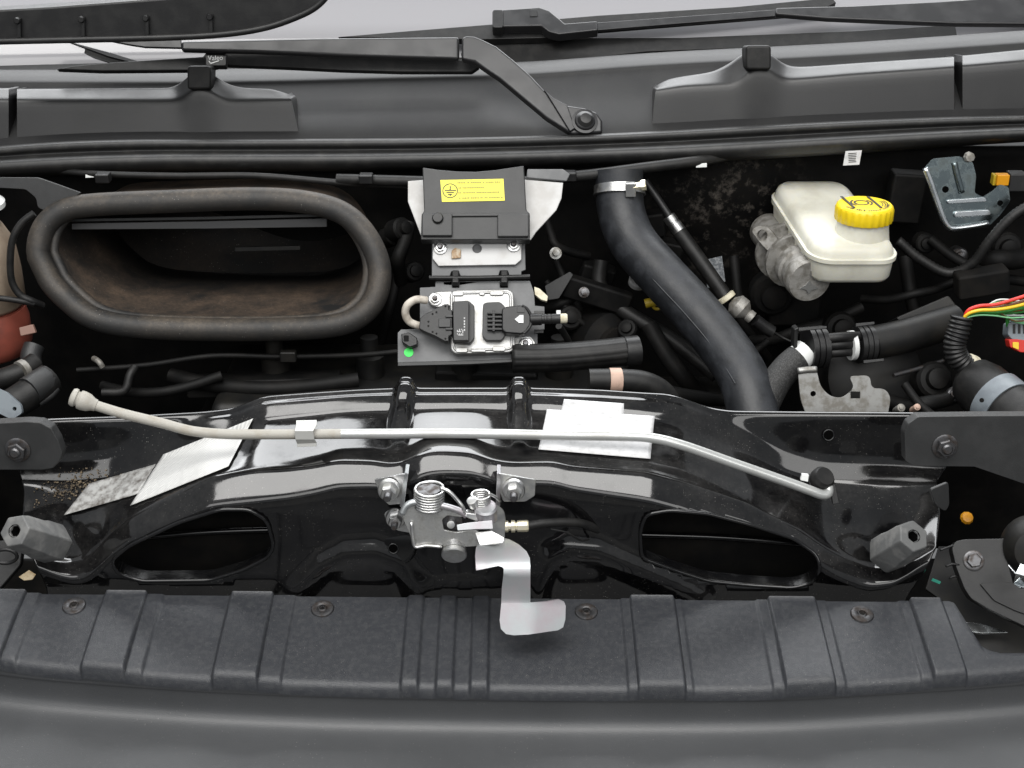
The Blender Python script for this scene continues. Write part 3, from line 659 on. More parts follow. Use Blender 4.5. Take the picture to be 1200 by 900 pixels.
# ------------------------------------------------------------ earth plate, cover flap and control unit on its bracket
MP = pl(575, 370, 0.30, 38)
eb = thing('control_unit_bracket', 'grey hinged steel bracket carrying the control unit', 'bracket', on(560, 424, MP))
plate('lower_plate', [(466, 390), (470, 386), (492, 385.5), (492, 337), (510, 336), (510, 330), (621, 329), (626, 343), (627, 358), (638, 359), (638, 386), (630, 387), (630, 420), (548, 423), (466, 425)], MP, 0.003, grey, eb, bevel=0.0008, holes=[rect(530, 331, 538, 337), rect(586, 331, 595, 337)])
plate('lower_lip', [(466, 424.5), (548, 422.5), (630, 419.5), (630, 423), (548, 427), (466, 429)], up(MP, 0.001), 0.006, dgrey, eb, bevel=0.0008)
plate('upper_plate', [(506, 283), (615, 280), (616, 316), (611, 318), (611, 323), (597, 323), (595, 317), (586, 317), (584, 323), (540, 324), (537, 318), (529, 318), (527, 324), (506, 324)], up(MP, 0.004), 0.003, grey, eb, bevel=0.0008)
obj('hinge_rod', tube(bmesh.new(), [on(503, 325.5, MP, 0.006), on(560, 325.5, MP, 0.006), on(621, 324, MP, 0.006)], 0.0027, 12, 4), plastic, eb)
for hx in (534, 591): obj('hinge_clip', box(bmesh.new(), on(hx, 326, MP, 0.003), 0.009, 0.010, 0.018, Matrix.Rotation(R(-52), 3, 'X')), plastic, eb, bevel=0.002)
o = on(479, 413, MP, 0.0004); obj('green_dot', lathe(bmesh.new(), [(0.0056, 0), (0.0056, 0.0004), (0, 0.0005)], o, MP[1], 24), green, eb)
cp = plate('clip', rnd([(470, 391), (479, 389), (489, 396), (489, 404), (480, 407), (471, 401)], 1.5), MP, 0.012, plastic, eb, lift=0.012, bevel=0.0015)
plate('clip_slot', rect(473, 393, 479, 400, 1), MP, 0.001, deep, cp, lift=0.0125, bevel=0)
plate('tape', rnd([(626, 336), (632, 338), (642, 347), (641, 353), (634, 351), (627, 345)], 1), MP, 0.006, tapew, eb, lift=0.004, bevel=0.001)
def nut(px, py, plane, rw, name, parent, hexm=zinc, h=0.006, stud=True, lift=0.0, wm=None):
    o = on(px, py, plane, lift); r = rw * S(px, py, o.y)
    w_ = obj(name, lathe(bmesh.new(), [(r, 0), (r, 0.0014), (r * 0.9, 0.002), (r * 0.72, 0.002)], o, plane[1], 26), wm or zinc, parent, sharp=40)
    obj('nut', lathe(bmesh.new(), [(r * 0.74, 0.0018), (r * 0.74, h * 0.85), (r * 0.64, h), (r * 0.4, h)], o, plane[1], 6, 0.3), hexm, w_)
    if stud: obj('stud', lathe(bmesh.new(), [(r * 0.42, 0.002), (r * 0.42, h + 0.002), (r * 0.3, h + 0.0035), (0, h + 0.0035)], o, plane[1], 16), steeld, w_)
    return w_
ep = thing('earth_plate', 'white painted earthing plate bolted behind the black cover flap', 'metal plate', on(560, 300, MP, 0.006))
plate('plate', [(478, 236), (496, 283), (507, 284), (507, 303), (514, 311.5), (604, 310), (611, 304), (611, 282), (622, 281), (628, 272), (652, 246), (658, 232), (660, 214), (560, 206), (478, 212)], MP, 0.003, whitep, ep, lift=0.009, bevel=0.0008, holes=[circ(559, 291, 5.5)])
plate('pad', [(529, 294), (533, 290), (540, 292), (540, 302), (529, 303)], MP, 0.003, brown, ep, lift=0.012, bevel=0.0008)
nut(516, 291, MP, 8, 'washer', ep, lift=0.009); nut(602, 288, MP, 8, 'washer', ep, lift=0.009)
plate('tab', [(618, 198), (660, 198), (668, 204), (664, 212), (617, 208)], MP, 0.004, grey, ep, lift=0.012, bevel=0.001)
cf = thing('cover_flap', 'black plastic cover flap with yellow earth sticker', 'cover', on(557, 280, MP, 0.03))
plate('flap', [(495, 196), (512, 198.5), (535, 200.5), (557, 201), (580, 199), (600, 196), (614, 194), (617, 246), (621, 250), (621, 281), (493, 281), (494, 251), (497, 247)], MP, 0.016, dgrey, cf, lift=0.028, bevel=0.0015)
plate('flap_step', [(496, 249), (619, 249), (619.5, 253), (495, 254)], MP, 0.003, dgrey, cf, lift=0.0305, bevel=0.0012)
pb = plate('pocket', rect(494.5, 250, 530, 276, 1.5), MP, 0.005, dgrey, cf, lift=0.033, bevel=0.0012)
plate('pocket', rect(583, 251, 619.5, 277, 1.5), MP, 0.005, dgrey, cf, lift=0.033, bevel=0.0012)
o = on(513, 256, MP, 0.033); sc_ = obj('screw', lathe(bmesh.new(), [(0.0068, 0), (0.0068, 0.0025), (0.0055, 0.004), (0, 0.0043)], o, MP[1], 22), plastic, pb)
obj('screw_hex', lathe(bmesh.new(), [(0.0038, 0.004), (0.0038, 0.0058), (0, 0.006)], o, MP[1], 6), dgrey, sc_) if False else None
st = plate('sticker', [(516, 211), (590, 209.5), (591.5, 235), (518, 236.5)], MP, 0.0005, stick_y, cf, lift=0.0288, bevel=0)
def ring(bm, c, n_, r, w, seg=32, a0=0, a1=2 * math.pi, xd=None, t=0.0002):
    a = Vector(n_); u = Vector(xd).normalized() if xd else basis(a)[1]; w_ = a.cross(u); q = []
    k = max(2, int(seg * (a1 - a0) / (2 * math.pi)))
    for i in range(k + 1):
        th = a0 + (a1 - a0) * i / k; d = u * math.cos(th) + w_ * math.sin(th)
        q.append((bm.verts.new(c + d * (r - w / 2) + a * t), bm.verts.new(c + d * (r + w / 2) + a * t)))
    for (a_, b_), (c_, d_) in zip(q, q[1:]): bm.faces.new((a_, b_, d_, c_))
    return bm
SY = up(MP, 0.0290); o = on(527.5, 223.5, SY)
obj('symbol_ring', ring(bmesh.new(), o, MP[1], 0.0088, 0.0011, 40, xd=(1, 0, 0)), ink, st)
for k, (y0, x0, x1) in enumerate(((222.3, 521, 534.5), (224.7, 523, 532), (227, 525, 530))):
    plate('symbol_bar', rect(x0, y0, x1, y0 + 1.2), SY, 0.0003, ink, st, bevel=0, lift=0.0002)
plate('symbol_bar', rect(526.9, 218, 528.2, 222.4), SY, 0.0003, ink, st, bevel=0, lift=0.0002)
plate('symbol_bar', rect(527, 228.3, 528.2, 229.8), SY, 0.0003, ink, st, bevel=0, lift=0.0002)
for k, (y0, x0, x1) in enumerate(((213.2, 536, 587), (219.2, 537, 567), (225.0, 537, 584), (231.2, 538, 588))):
    bm = bmesh.new(); x = x0
    while x < x1:
        w = random.uniform(0.9, 1.9); prism(bm, [on(a, b, SY, 0.0002) for a, b in rect(x, y0 - 0.02 * (x - 540), x + w, y0 + 1.7 - 0.02 * (x - 540))], -MP[1] * 0.0003); x += w + random.choice((0.5, 0.5, 0.5, 1.6))
    obj('print_line', bm, inkgrey, st)
cu = thing('control_unit', 'small cast aluminium control unit with two black plugs', 'control unit', on(565, 412, MP, 0.003))
body = rnd([(527, 343), (534, 339.5), (596, 338.5), (602, 343), (604, 408), (598, 413), (534, 415), (528, 410)], 4)
plate('ear', rnd([(503, 346), (510, 342), (530, 341), (530, 358), (512, 360), (503, 357)], 3), MP, 0.004, alu, cu, lift=0.006, bevel=0.001)
plate('ear', rnd([(600, 396), (622, 394), (628, 402), (625, 411), (612, 414), (600, 413)], 3), MP, 0.004, alu, cu, lift=0.006, bevel=0.001)
plate('housing', body, MP, 0.011, alu, cu, lift=0.013, bevel=0.002, seg=3)
obj('raised_rim', tube(bmesh.new(), [on(x, y, MP, 0.013) for x, y in rnd([(531, 344), (598, 342.5), (600, 409), (532, 411)], 6)], 0.0017, 8, 1, closed=True), alu, cu, sharp=180)
for (a, b, c, d) in ((530, 341, 543, 346.5), (574, 340.5, 590, 346), (534, 407, 548, 413), (577, 405.5, 592, 411.5), (552, 409, 569, 412.5), (561.5, 342, 568, 346)):
    plate('lug', rect(a, b, c, d, 2.5), MP, 0.003, alu, cu, lift=0.0155, bevel=0.001)
nut(510, 351, MP, 8, 'washer', cu, lift=0.006); nut(616, 403.5, MP, 8.5, 'washer', cu, lift=0.006)
lp = plate('plug', rnd([(530, 353), (549, 352), (556, 358), (556, 396), (551, 402.5), (531, 401)], 2.5), MP, 0.010, dgrey, cu, lift=0.023, bevel=0.001)
lt = plate('plug_top', rnd([(530.5, 353), (549.5, 353), (549.5, 399), (531.5, 399)], 1.5), MP, 0.008, dgrey, lp, lift=0.031, bevel=0.001)
for k in range(5):
    plate('print_line', rect(543.5, 372 + k * 3.4, 545, 372 + k * 3.4 + random.uniform(1.5, 2.8)), MP, 0.0003, inkpale, lt if False else lp, lift=0.0313, bevel=0)
bm = bmesh.new()
for k in range(26):
    a, b = 535.5 + random.randrange(6) * 1.25, 385.5 + random.randrange(6) * 1.3; prism(bm, [on(x, y, MP, 0.0313 + k * 1e-6) for x, y in rect(a, b, a + 1.1, b + 1.1)], -MP[1] * 0.0003)
obj('print_mark', bm, inkpale, lp)
bt = plate('plug_boot', rnd([(492, 373), (496, 369), (510, 362), (521, 356), (526, 356), (526, 363), (530, 363), (530, 392), (526, 394), (526, 400), (521, 400), (510, 394), (496, 388), (491, 385)], 1.5), MP, 0.012, plastic, cu, lift=0.026, bevel=0.0015)
for a, b in ((507, 368), (511.5, 366), (507, 389), (511.5, 391), (522, 359), (522, 397), (502, 377), (502, 382)):
    obj('boot_dimple', lathe(bmesh.new(), [(0.0012, 0), (0.0012, 0.0004), (0, 0.0004)], on(a, b, MP, 0.0259), MP[1], 10), deep, bt)
plate('boot_latch', rect(514, 373, 528, 383.5, 1), MP, 0.004, dgrey, bt, lift=0.0285, bevel=0.0008)
for yy in (369, 384): plate('latch_bar', rect(522, yy, 530.5, yy + 2.5, 0.6), MP, 0.004, dgrey, bt, lift=0.0285, bevel=0.0004)
rp = plate('plug', rnd([(566, 356), (570, 354), (586, 353.5), (592, 359), (592, 393), (588, 399), (570, 399), (565, 394)], 3), MP, 0.010, dgrey, cu, lift=0.022, bevel=0.001)
for k in range(5): plate('plug_rib', rect(571, 365.5 + k * 4.7, 590, 367.6 + k * 4.7, 0.5), MP, 0.006, plastic, rp, lift=0.028, bevel=0.0004)
plate('plug_rib', rect(577, 363, 580, 388), MP, 0.005, plastic, rp, lift=0.0275, bevel=0.0004)
pc = plate('plug_collar', rnd([(588, 362), (592, 359), (612, 357), (616, 359), (622, 370), (622, 380), (616, 389), (611, 391.5), (592, 390), (588, 386)], 2), MP, 0.014, plastic, cu, lift=0.031, bevel=0.002)
plate('collar_window', rect(606, 360, 615, 366, 1), MP, 0.001, dgrey, pc, lift=0.0318, bevel=0.0003)
plate('collar_key', [(603, 374), (607, 371), (609, 369), (613.5, 369), (613.5, 378.5), (608, 378.5)], MP, 0.001, whitec, pc, lift=0.0325, bevel=0.0002)
obj('collar_loop', tube(bmesh.new(), [on(x, y, MP, 0.031) for x, y in ((612, 358), (618, 362), (623, 372), (621, 383), (614, 391))], 0.0016, 8, 4), plastic, pc)
tb = obj('plug_spout', lathe(bmesh.new(), [(0.0068, 0), (0.0072, 0.002), (0.0072, 0.013), (0.0058, 0.0135), (0.0058, 0.016), (0.0062, 0.0165), (0.0062, 0.019), (0.0056, 0.0195), (0.0062, 0.021), (0.0062, 0.024), (0.0056, 0.0245), (0.0062, 0.026), (0.0062, 0.0355)], on(621.5, 374.5, MP, 0.028), (1, 0.04, 0.02), 18), plastic, cu)
obj('spout_end', lathe(bmesh.new(), [(0.0058, 0.0355), (0.006, 0.042), (0.005, 0.0438), (0.0025, 0.0438), (0.002, 0.04)], on(621.5, 374.5, MP, 0.028), (1, 0.04, 0.02), 16), tapew, tb)
plate('spout_clip', rect(652, 363.5, 657, 368, 0.5), MP, 0.003, whitec, tb, lift=0.032, bevel=0.0004)
for b in ((626, 364), (626, 386)): plate('plug_foot', rect(b[0], b[1], 637, b[1] + 4, 0.5), MP, 0.004, plastic, cu, lift=0.012, bevel=0.0006)
wc = thing('white_cable', 'short dirty white cable loop beside the control unit plug', 'cable', on(480, 366, MP))
hose('sheath', [(500, 352, 0.295), (488, 351, 0.29), (478, 357, 0.285), (475, 367, 0.285), (480, 377, 0.285), (492, 382, 0.285), (500, 383, 0.288)], 4.6, mat('dirty white sheath', (0.52, 0.48, 0.42), 0.55, col2=(0.35, 0.31, 0.26), ns=90), wc)

# ------------------------------------------------------------ bonnet latch
la = thing('bonnet_latch', 'zinc plated bonnet latch with springs and long release lever', 'bonnet latch', P(530, 650, -0.02))
YL = -0.03
e1 = pl(458, 575, YL, 8, -14); plate('ear', rnd([(438.5, 562), (474, 555), (472, 590), (456, 592), (446, 583)], 1.5), e1, 0.0025, zinc, la, bevel=0.0006)
bm = bmesh.new(); prism(bm, [P(474, 554.5, YL), P(478.5, 555, YL - 0.004), P(473, 596, YL - 0.018), P(468.5, 594, YL - 0.012)], Vector((0.0, 0.02, 0))); obj('ear_flange', bm, zincw, la, bevel=0.0006)
e2 = pl(605, 575, YL, 8, 12); plate('ear', rnd([(584, 554.5), (628, 562), (627, 581), (616, 588), (590, 588), (585, 575)], 2), e2, 0.0025, zinc, la, bevel=0.0006)
bm = bmesh.new(); prism(bm, [P(582.5, 555, YL - 0.003), P(587, 555.5, YL), P(586, 594, YL - 0.008), P(581, 592, YL - 0.014)], Vector((0.0, 0.02, 0))); obj('ear_flange', bm, zincw, la, bevel=0.0006)
e3 = pl(465, 610, YL - 0.004, 8, -10); plate('ear', rnd([(450, 602), (455, 598), (478, 596), (482, 625), (466, 622), (453, 614)], 2), e3, 0.0025, zinc, la, bevel=0.0006)
def latch_nut(px, py, Y, r):
    o = P(px, py, Y); ax = Vector((0, -0.97, 0.1)); k = S(px, py, Y) * r
    w_ = obj('washer', lathe(bmesh.new(), [(k, 0), (k, 0.004), (k * 0.9, 0.006), (k * 0.72, 0.0062)], o, ax, 26), zinc, la, sharp=40)
    obj('nut', lathe(bmesh.new(), [(k * 0.70, 0.0058), (k * 0.70, 0.014), (k * 0.6, 0.0155), (k * 0.36, 0.0155)], o, ax, 6, 0.2), zinc, w_)
    obj('stud', lathe(bmesh.new(), [(k * 0.34, 0.014), (k * 0.34, 0.024), (k * 0.26, 0.026), (0, 0.026)], o, ax, 14), steeld, w_)
latch_nut(456, 573, YL - 0.002, 13.5); latch_nut(602, 573, YL - 0.002, 13.5); latch_nut(464, 606, YL - 0.006, 12)
hp = pl(515, 615, -0.058, 14)
hs = plate('housing', rnd([(470, 600), (474, 592), (484, 587.5), (500, 588.5), (520, 592), (538, 597), (548, 604), (540, 606), (524, 604), (518, 609), (520, 621), (535, 624), (548, 622), (560, 622), (566, 632), (560, 640), (545, 641), (495, 638), (487, 643), (483, 640), (481, 628), (474, 612)], 2), hp, 0.004, mat('stained zinc plate', (0.50, 0.50, 0.49), 0.34, 0.95, col2=(0.27, 0.27, 0.26), ns=110, lo=0.42, hi=0.64, rv=0.2, bump=0.1, bs=500), la, bevel=0.0012)
obj('rolled_edge', tube(bmesh.new(), [on(x, y, hp, 0.001) for x, y in ((471, 602), (476, 593), (486, 588.5), (502, 589.5), (522, 593.5), (538, 598.5), (547, 604.5))], 0.0034, 10, 6), zincw, la, sharp=180)
obj('wire_leg', tube(bmesh.new(), [on(x, y, hp, 0.003) for x, y in ((482, 612), (484, 632), (487, 641), (500, 639.5), (518, 641))], 0.0016, 8, 5), zinc, la, sharp=180)
plate('inner_plate', [(515, 600), (540, 600), (545, 626), (515, 626)], up(hp, -0.012), 0.003, steeld, la)
obj('inner_pin', lathe(bmesh.new(), [(0.004, 0), (0.004, 0.012), (0, 0.0125)], on(529, 612, hp, -0.012), (0, -0.9, 0.3), 14), zinc, la)
def spring(name, x, y0, y1, Y, rpx, turns, wire, m):
    a, b = P(x, y0, Y), P(x, y1, Y); r = rpx * S(x, y0, Y); N_ = int(turns * 16); pts = []
    for i in range(N_ + 1):
        t = i / N_; th = 2 * math.pi * turns * t; pts.append(a.lerp(b, t) + Vector((r * math.cos(th), r * math.sin(th), 0)))
    return obj(name, tube(bmesh.new(), pts, wire, 8, 1), m, la, sharp=180)
spring('large_spring', 503, 572, 593, -0.048, 16.6, 7.0, 0.0017, zinc)
obj('spring_leg', tube(bmesh.new(), [P(516, 572, -0.056), P(526, 576, -0.060), P(536, 586, -0.062), P(542, 594, -0.064), P(545, 600, -0.062)], 0.0019, 8, 6), zinc, la, sharp=180)
obj('spring_core', lathe(bmesh.new(), [(0.0118, 0), (0.0118, 0.0185), (0, 0.0185)], P(503, 592, -0.048), (0, 0, 1), 16), steeld, la)
spring('small_spring', 563, 579, 592, -0.05, 10.5, 5.0, 0.0016, zinc)
obj('spring_leg', tube(bmesh.new(), [P(572, 578, -0.055), P(580, 582, -0.052), P(586, 588, -0.046)], 0.0015, 8, 5), zinc, la, sharp=180)
obj('pawl_boss', lathe(bmesh.new(), [(0.010, -0.012), (0.0118, -0.010), (0.0118, 0.004), (0.010, 0.006), (0, 0.0062)], P(569, 598, -0.056), (0, -0.25, 0.97), 26), zincw, la)
obj('pawl_pin', lathe(bmesh.new(), [(0.0055, 0), (0.0055, 0.008), (0, 0.009)], P(556, 592, -0.056), (-0.3, -0.3, 0.9), 16), zinc, la)
bm = bmesh.new(); prism(bm, [P(546, 601, -0.064), P(562, 603, -0.062), P(560, 612, -0.064), P(545, 606, -0.067)], Vector((0, 0.006, 0.001))); obj('pawl_link', bm, zinc, la, bevel=0.001)
kp = pl(585, 612, -0.052, 12, 30); plate('side_plate', rnd([(577, 592), (584, 592), (591, 598), (593, 606), (592, 632), (580, 633), (574, 620), (576, 604)], 3), kp, 0.004, zinc, la, bevel=0.001)
plate('pawl_tab', rnd([(535, 615), (548, 612.5), (577, 609.5), (578, 620), (556, 620.5), (536, 622)], 1.2), pl(556, 615, -0.072, 30), 0.003, zincw, la, bevel=0.0006)
o = P(532.5, 640, -0.060); ax = Vector((0, -0.86, -0.38))
obj('rivet', lathe(bmesh.new(), [(0.0095, -0.004), (0.0095, 0.002), (0.0118, 0.0026), (0.0118, 0.0054), (0.0105, 0.006), (0.0105, 0.0072), (0.0128, 0.0078), (0.0128, 0.0112), (0.0118, 0.0122), (0, 0.0124)], o, ax, 28), zinc, la)
def folded(name, polys, m, parent, t=0.0024, bevel=0.0007):          # sheet folded along shared edges: (px, py, Y)
    bm = bmesh.new(); cache = {}
    def vv(p):
        if p not in cache: cache[p] = bm.verts.new(P(*p))
        return cache[p]
    for p in polys: bm.faces.new([vv(q) for q in p])
    bmesh.ops.triangulate(bm, faces=[f for f in bm.faces if len(f.verts) > 4])
    bmesh.ops.recalc_face_normals(bm, faces=bm.faces)
    if sum((f.normal.y for f in bm.faces)) > 0: bmesh.ops.reverse_faces(bm, faces=bm.faces)
    return obj(name, bm, m, parent, bevel, 25, 2, solid=t, keep=True)
def yl(y): return float(np.interp(y, [620, 640, 664, 700, 745], [-0.052, -0.066, -0.094, -0.100, -0.1155]))
T = lambda pts: [(x, y, round(yl(y), 5)) for x, y in pts]
lo_ = [(557, 650), (558, 641), (563, 634), (572, 630), (584, 629), (597, 632), (608, 638), (617, 646), (621, 654), (621.5, 666), (621.5, 704), (623, 707), (640, 705), (655, 702.5), (661, 705), (663, 710), (662.5, 726), (660, 735), (654, 738.5), (620, 743.5), (602, 744.5), (593, 743), (587, 737), (585.5, 727), (587.5, 706), (588, 690), (590.5, 672), (588.5, 664.5), (584, 663), (570, 666), (558, 668.5)]
bm = bmesh.new()
for pg in (lo_[:9] + [(621.5, 666), (590.2, 666)] + lo_[27:], [(590.2, 666), (621.5, 666), (621.5, 706), (587.5, 706), (588, 690), (590, 674)], [(587.5, 706), (621.5, 706)] + lo_[12:24]):
    bm.faces.new([bm.verts.new((x, y, 0)) for x, y in pg])
bmesh.ops.remove_doubles(bm, verts=bm.verts, dist=0.01)
for yy in range(632, 744, 5): bmesh.ops.bisect_plane(bm, geom=bm.verts[:] + bm.edges[:] + bm.faces[:], plane_co=(0, yy, 0), plane_no=(0, 1, 0))
for xx in range(566, 660, 8): bmesh.ops.bisect_plane(bm, geom=bm.verts[:] + bm.edges[:] + bm.faces[:], plane_co=(xx, 0, 0), plane_no=(1, 0, 0))
def ylev(x, y):
    b_ = float(np.interp(y, [628, 636, 644, 652, 660, 666, 672, 690, 700, 706, 712, 745], [-0.050, -0.060, -0.070, -0.079, -0.087, -0.091, -0.0935, -0.0965, -0.0985, -0.1000, -0.1023, -0.1150]))
    return b_ + (0.00022 * (x - 621) if y > 700 and x > 621 else 0) - 0.00018 * max(0, 585 - x) * (1 if y < 670 else 0)
for v in bm.verts: v.co = P(v.co.x, v.co.y, ylev(v.co.x, v.co.y))
bmesh.ops.recalc_face_normals(bm, faces=bm.faces)
if sum(f.normal.y * f.calc_area() for f in bm.faces) > 0: bmesh.ops.reverse_faces(bm, faces=bm.faces)
obj('release_lever', bm, zincw, la, 0.0006, 40, 2, solid=0.0026, keep=True)
plate('lever_root', rnd([(556, 624), (575, 621), (592, 630), (590, 637), (562, 640)], 3), pl(572, 630, -0.064, 35), 0.003, zinc, la, bevel=0.001)
lc = thing('release_cable', 'black bonnet release cable with pale threaded ferrule at the latch', 'cable', P(610, 616, -0.04))
o = P(592, 617, -0.045)
obj('ferrule', lathe(bmesh.new(), [(0.0042, -0.004), (0.0058, -0.003), (0.0058, 0.003), (0.004, 0.0034), (0.004, 0.0058), (0.0062, 0.0062), (0.0062, 0.0098), (0.0045, 0.0102), (0.0045, 0.012), (0.0058, 0.0124), (0.006, 0.022), (0.0052, 0.0236), (0.003, 0.0238)], o, (1, 0.02, 0.02), 8, 0.2), brass, lc, sharp=28)
hose('sheath', [(619, 616, -0.045), (640, 613, -0.04), (670, 612, -0.03), (690, 616, -0.02), (715, 628, 0.0)], 5.2, rubber, lc)
hose('inner_wire', [(645, 620, -0.042), (664, 624, -0.038), (680, 633, -0.03), (690, 632, -0.02)], 1.2, rubber, lc)

# ------------------------------------------------------------ prop rod
pr = thing('bonnet_prop_rod', 'pale cream painted bonnet prop rod lying across the crossmember', 'prop rod', P(540, 510, 0.03))
pa = [(93, 468, 0.035), (112, 475, 0.035), (145, 485, 0.034), (190, 496, 0.032), (225, 505, 0.030), (262, 508.5, 0.028), (305, 509, 0.027), (400, 508.5, 0.027), (540, 508, 0.027)]
pb_ = [(540, 508, 0.027), (650, 510, 0.027), (720, 511, 0.027), (762, 513, 0.027), (800, 522, 0.027), (860, 543, 0.028), (920, 564, 0.029), (950, 575, 0.029), (963, 579.5, 0.030), (970, 578, 0.033), (970.5, 571, 0.039), (967, 564, 0.047)]
hose('rod', pa[:-1], 6.1, rodold, pr, n=10)
hose('rod', [pa[-2]] + pb_, 6.0, rodm, pr, n=10)
o = P(93, 468, 0.035); ax = (P(112, 475, 0.035) - o).normalized()
obj('end_knob', lathe(bmesh.new(), [(0.004, -0.0095), (0.0085, -0.0085), (0.0098, -0.006), (0.0096, -0.0035), (0.0080, -0.0028), (0.0078, -0.001), (0.0098, 0.0), (0.0102, 0.004), (0.0092, 0.010), (0.0068, 0.0145), (0.0062, 0.018)], o, ax, 22), rodold, pr, sharp=60)
rc = thing('rod_clip', 'folded grey metal clip holding the prop rod', 'clip', P(358, 515, 0.02))
folded('strap', [[(347, 492.5, 0.034), (371, 492, 0.034), (371, 498, 0.024), (347, 498.5, 0.024)], [(347, 498.5, 0.024), (371, 498, 0.024), (367, 505, 0.0185), (345, 505, 0.0185)], [(345, 505, 0.0185), (367, 505, 0.0185), (368.5, 515, 0.0175), (346, 515, 0.0175)], [(346, 515, 0.0175), (368.5, 515, 0.0175), (371, 519, 0.020), (348, 520, 0.020)], [(348, 520, 0.020), (371, 519, 0.020), (371, 523, 0.019), (348, 524, 0.019)]], mat('grey plated clip', (0.48, 0.48, 0.46), 0.45, 0.4), rc, t=0.0012, bevel=0.0003)
pbm = thing('pivot_bushing', 'black rubber bushing at the rod pivot', 'bushing', P(962, 570, 0.045))
obj('bush', lathe(bmesh.new(), [(0.011, -0.02), (0.0125, -0.015), (0.0125, -0.003), (0.0115, -0.002), (0.0115, 0.0), (0.0128, 0.001), (0.0128, 0.008), (0.010, 0.012), (0.006, 0.012)], P(961, 563, 0.047), Vector((0.3, -0.55, 0.75)), 22), rubber, pbm, sharp=40)
bm = bmesh.new(); prism(bm, [P(940, 556, 0.045), P(948, 557, 0.043), P(947, 565, 0.041), P(938, 563, 0.043)], Vector((0, 0.004, 0))); obj('clip_tab', bm, whitec, pbm, bevel=0.0006)
bm = bmesh.new(); prism(bm, [P(971, 560, 0.042), P(979, 568, 0.04), P(984, 590, 0.03), P(976, 592, 0.03)], Vector((0, 0.006, 0))); obj('bush_foot', bm, plastic, pbm, bevel=0.001)

# ------------------------------------------------------------ rubber bump stops
for bx_, by_, bY, tx, ty, tY, lab in ((62, 637, -0.004, 17, 622, -0.050, 'grey hexagonal rubber bump stop below the worn dirty label'), (1040, 648, -0.002, 1071, 628, -0.036, 'grey hexagonal rubber bump stop near the rod pivot bushing')):
    b0, b1 = P(bx_, by_, bY), P(tx, ty, tY); ax = (b1 - b0); Ln = ax.length; k = 0.0205
    bs_ = thing('bump_stop', lab, 'bump stop', b0, 'rubber bump stops')
    bd = obj('block', lathe(bmesh.new(), [(k * 0.98, -0.006), (k * 1.08, 0.0), (k * 1.05, Ln * 0.35), (k * 0.98, Ln * 0.45), (k * 0.94, Ln * 0.85), (k * 0.84, Ln), (k * 0.30, Ln), (k * 0.28, Ln * 0.6), (0, Ln * 0.6)], b0, ax, 6, 0.35 if tx < 500 else 0.1), greyrub, bs_, bevel=0.0016, seg=3)
    obj('hole', lathe(bmesh.new(), [(k * 0.33, Ln * 0.5), (k * 0.325, Ln + 0.0006), (0, Ln * 0.72)], b0, ax, 20), void, bs_)  # cone coloured near black for the shade in the hole

# ------------------------------------------------------------ side brackets with bolts
for nm, outl, pln, bpx, lab in (('left', [(-40, 498), (30, 494), (47, 495), (60, 502), (68, 516), (73, 531), (70, 541), (62, 549), (50, 551), (-40, 551)], pl(30, 525, 0.050, 6, 0), (21, 527), 'dark bolted bracket end plate beside the worn dirty label'),
                            ('right', [(1060, 508), (1064, 497), (1076, 488.5), (1150, 487.5), (1260, 487), (1260, 590), (1200, 567), (1142, 547), (1070, 546), (1061, 540)], pl(1100, 525, 0.030, 8, 0), (1107, 523), 'long dark bolted bracket arm near the rod pivot bushing')):
    t_ = thing('bracket_arm', lab, 'bracket', on(bpx[0], 550, pln))
    plate('plate', rnd(outl, 2), pln, 0.016, dgrey, t_, bevel=0.004, seg=3)
    nut(bpx[0], bpx[1], pln, 15, 'washer', t_, hexm=steeld, h=0.009, wm=steeld)

# ------------------------------------------------------------ brake fluid reservoir and master cylinder
br = thing('brake_fluid_reservoir', 'cream translucent brake fluid reservoir with yellow cap', 'fluid reservoir', (0.42, 0.43, 0.87))
def rrect(cx, cy, hx, hy, r, n_=7):
    out = []
    for (sx, sy, a0) in ((1, 1, 0), (-1, 1, 90), (-1, -1, 180), (1, -1, 270)):
        for i in range(n_ + 1):
            a = R(a0 + 90 * i / n_); out.append((cx + sx * (hx - r) + r * math.cos(a), cy + sy * (hy - r) + r * math.sin(a)))
    return out
fy, zb = 0.352, 0.868; hx, hy = 0.0535, 0.100
bm = bmesh.new(); rings = []
for z, ins in ((0, 0.014), (0.003, 0.006), (0.008, 0.0025), (0.030, 0.0), (0.0305, -0.0030), (0.0355, -0.0030), (0.036, 0.0005), (0.041, 0.002), (0.0455, 0.0045), (0.0485, 0.010), (0.0495, 0.018)):
    lp_ = rrect(0, 0, hx - ins, hy - ins, 0.026 - min(ins, 0.01)); rg = []
    for x, y in lp_:
        yy = fy + hy + y; k = (y + hy) / (2 * hy)
        rg.append(bm.verts.new((0.4215 + x * (1 - 0.06 * k) - 0.026 * k, yy, zb + z * (1 + 0.34 * k) + 0.013 * k)))
    rings.append(rg)
for a, b in zip(rings, rings[1:]):
    for i in range(len(a)): k = (i + 1) % len(a); bm.faces.new((a[i], a[k], b[k], b[i]))
bm.faces.new(rings[0][::-1]); bm.faces.new(rings[-1])
tank = obj('tank', bm, cream, br, sharp=40)
bm = bmesh.new(); box(bm, (0.3655, 0.40, zb + 0.022), 0.004, 0.018, 0.010); obj('side_clip', bm, cream, tank, bevel=0.0015)
cx_, cy_ = P(1013, 245, 0.398).x, 0.398; zt = P(1013, 239, 0.398).z
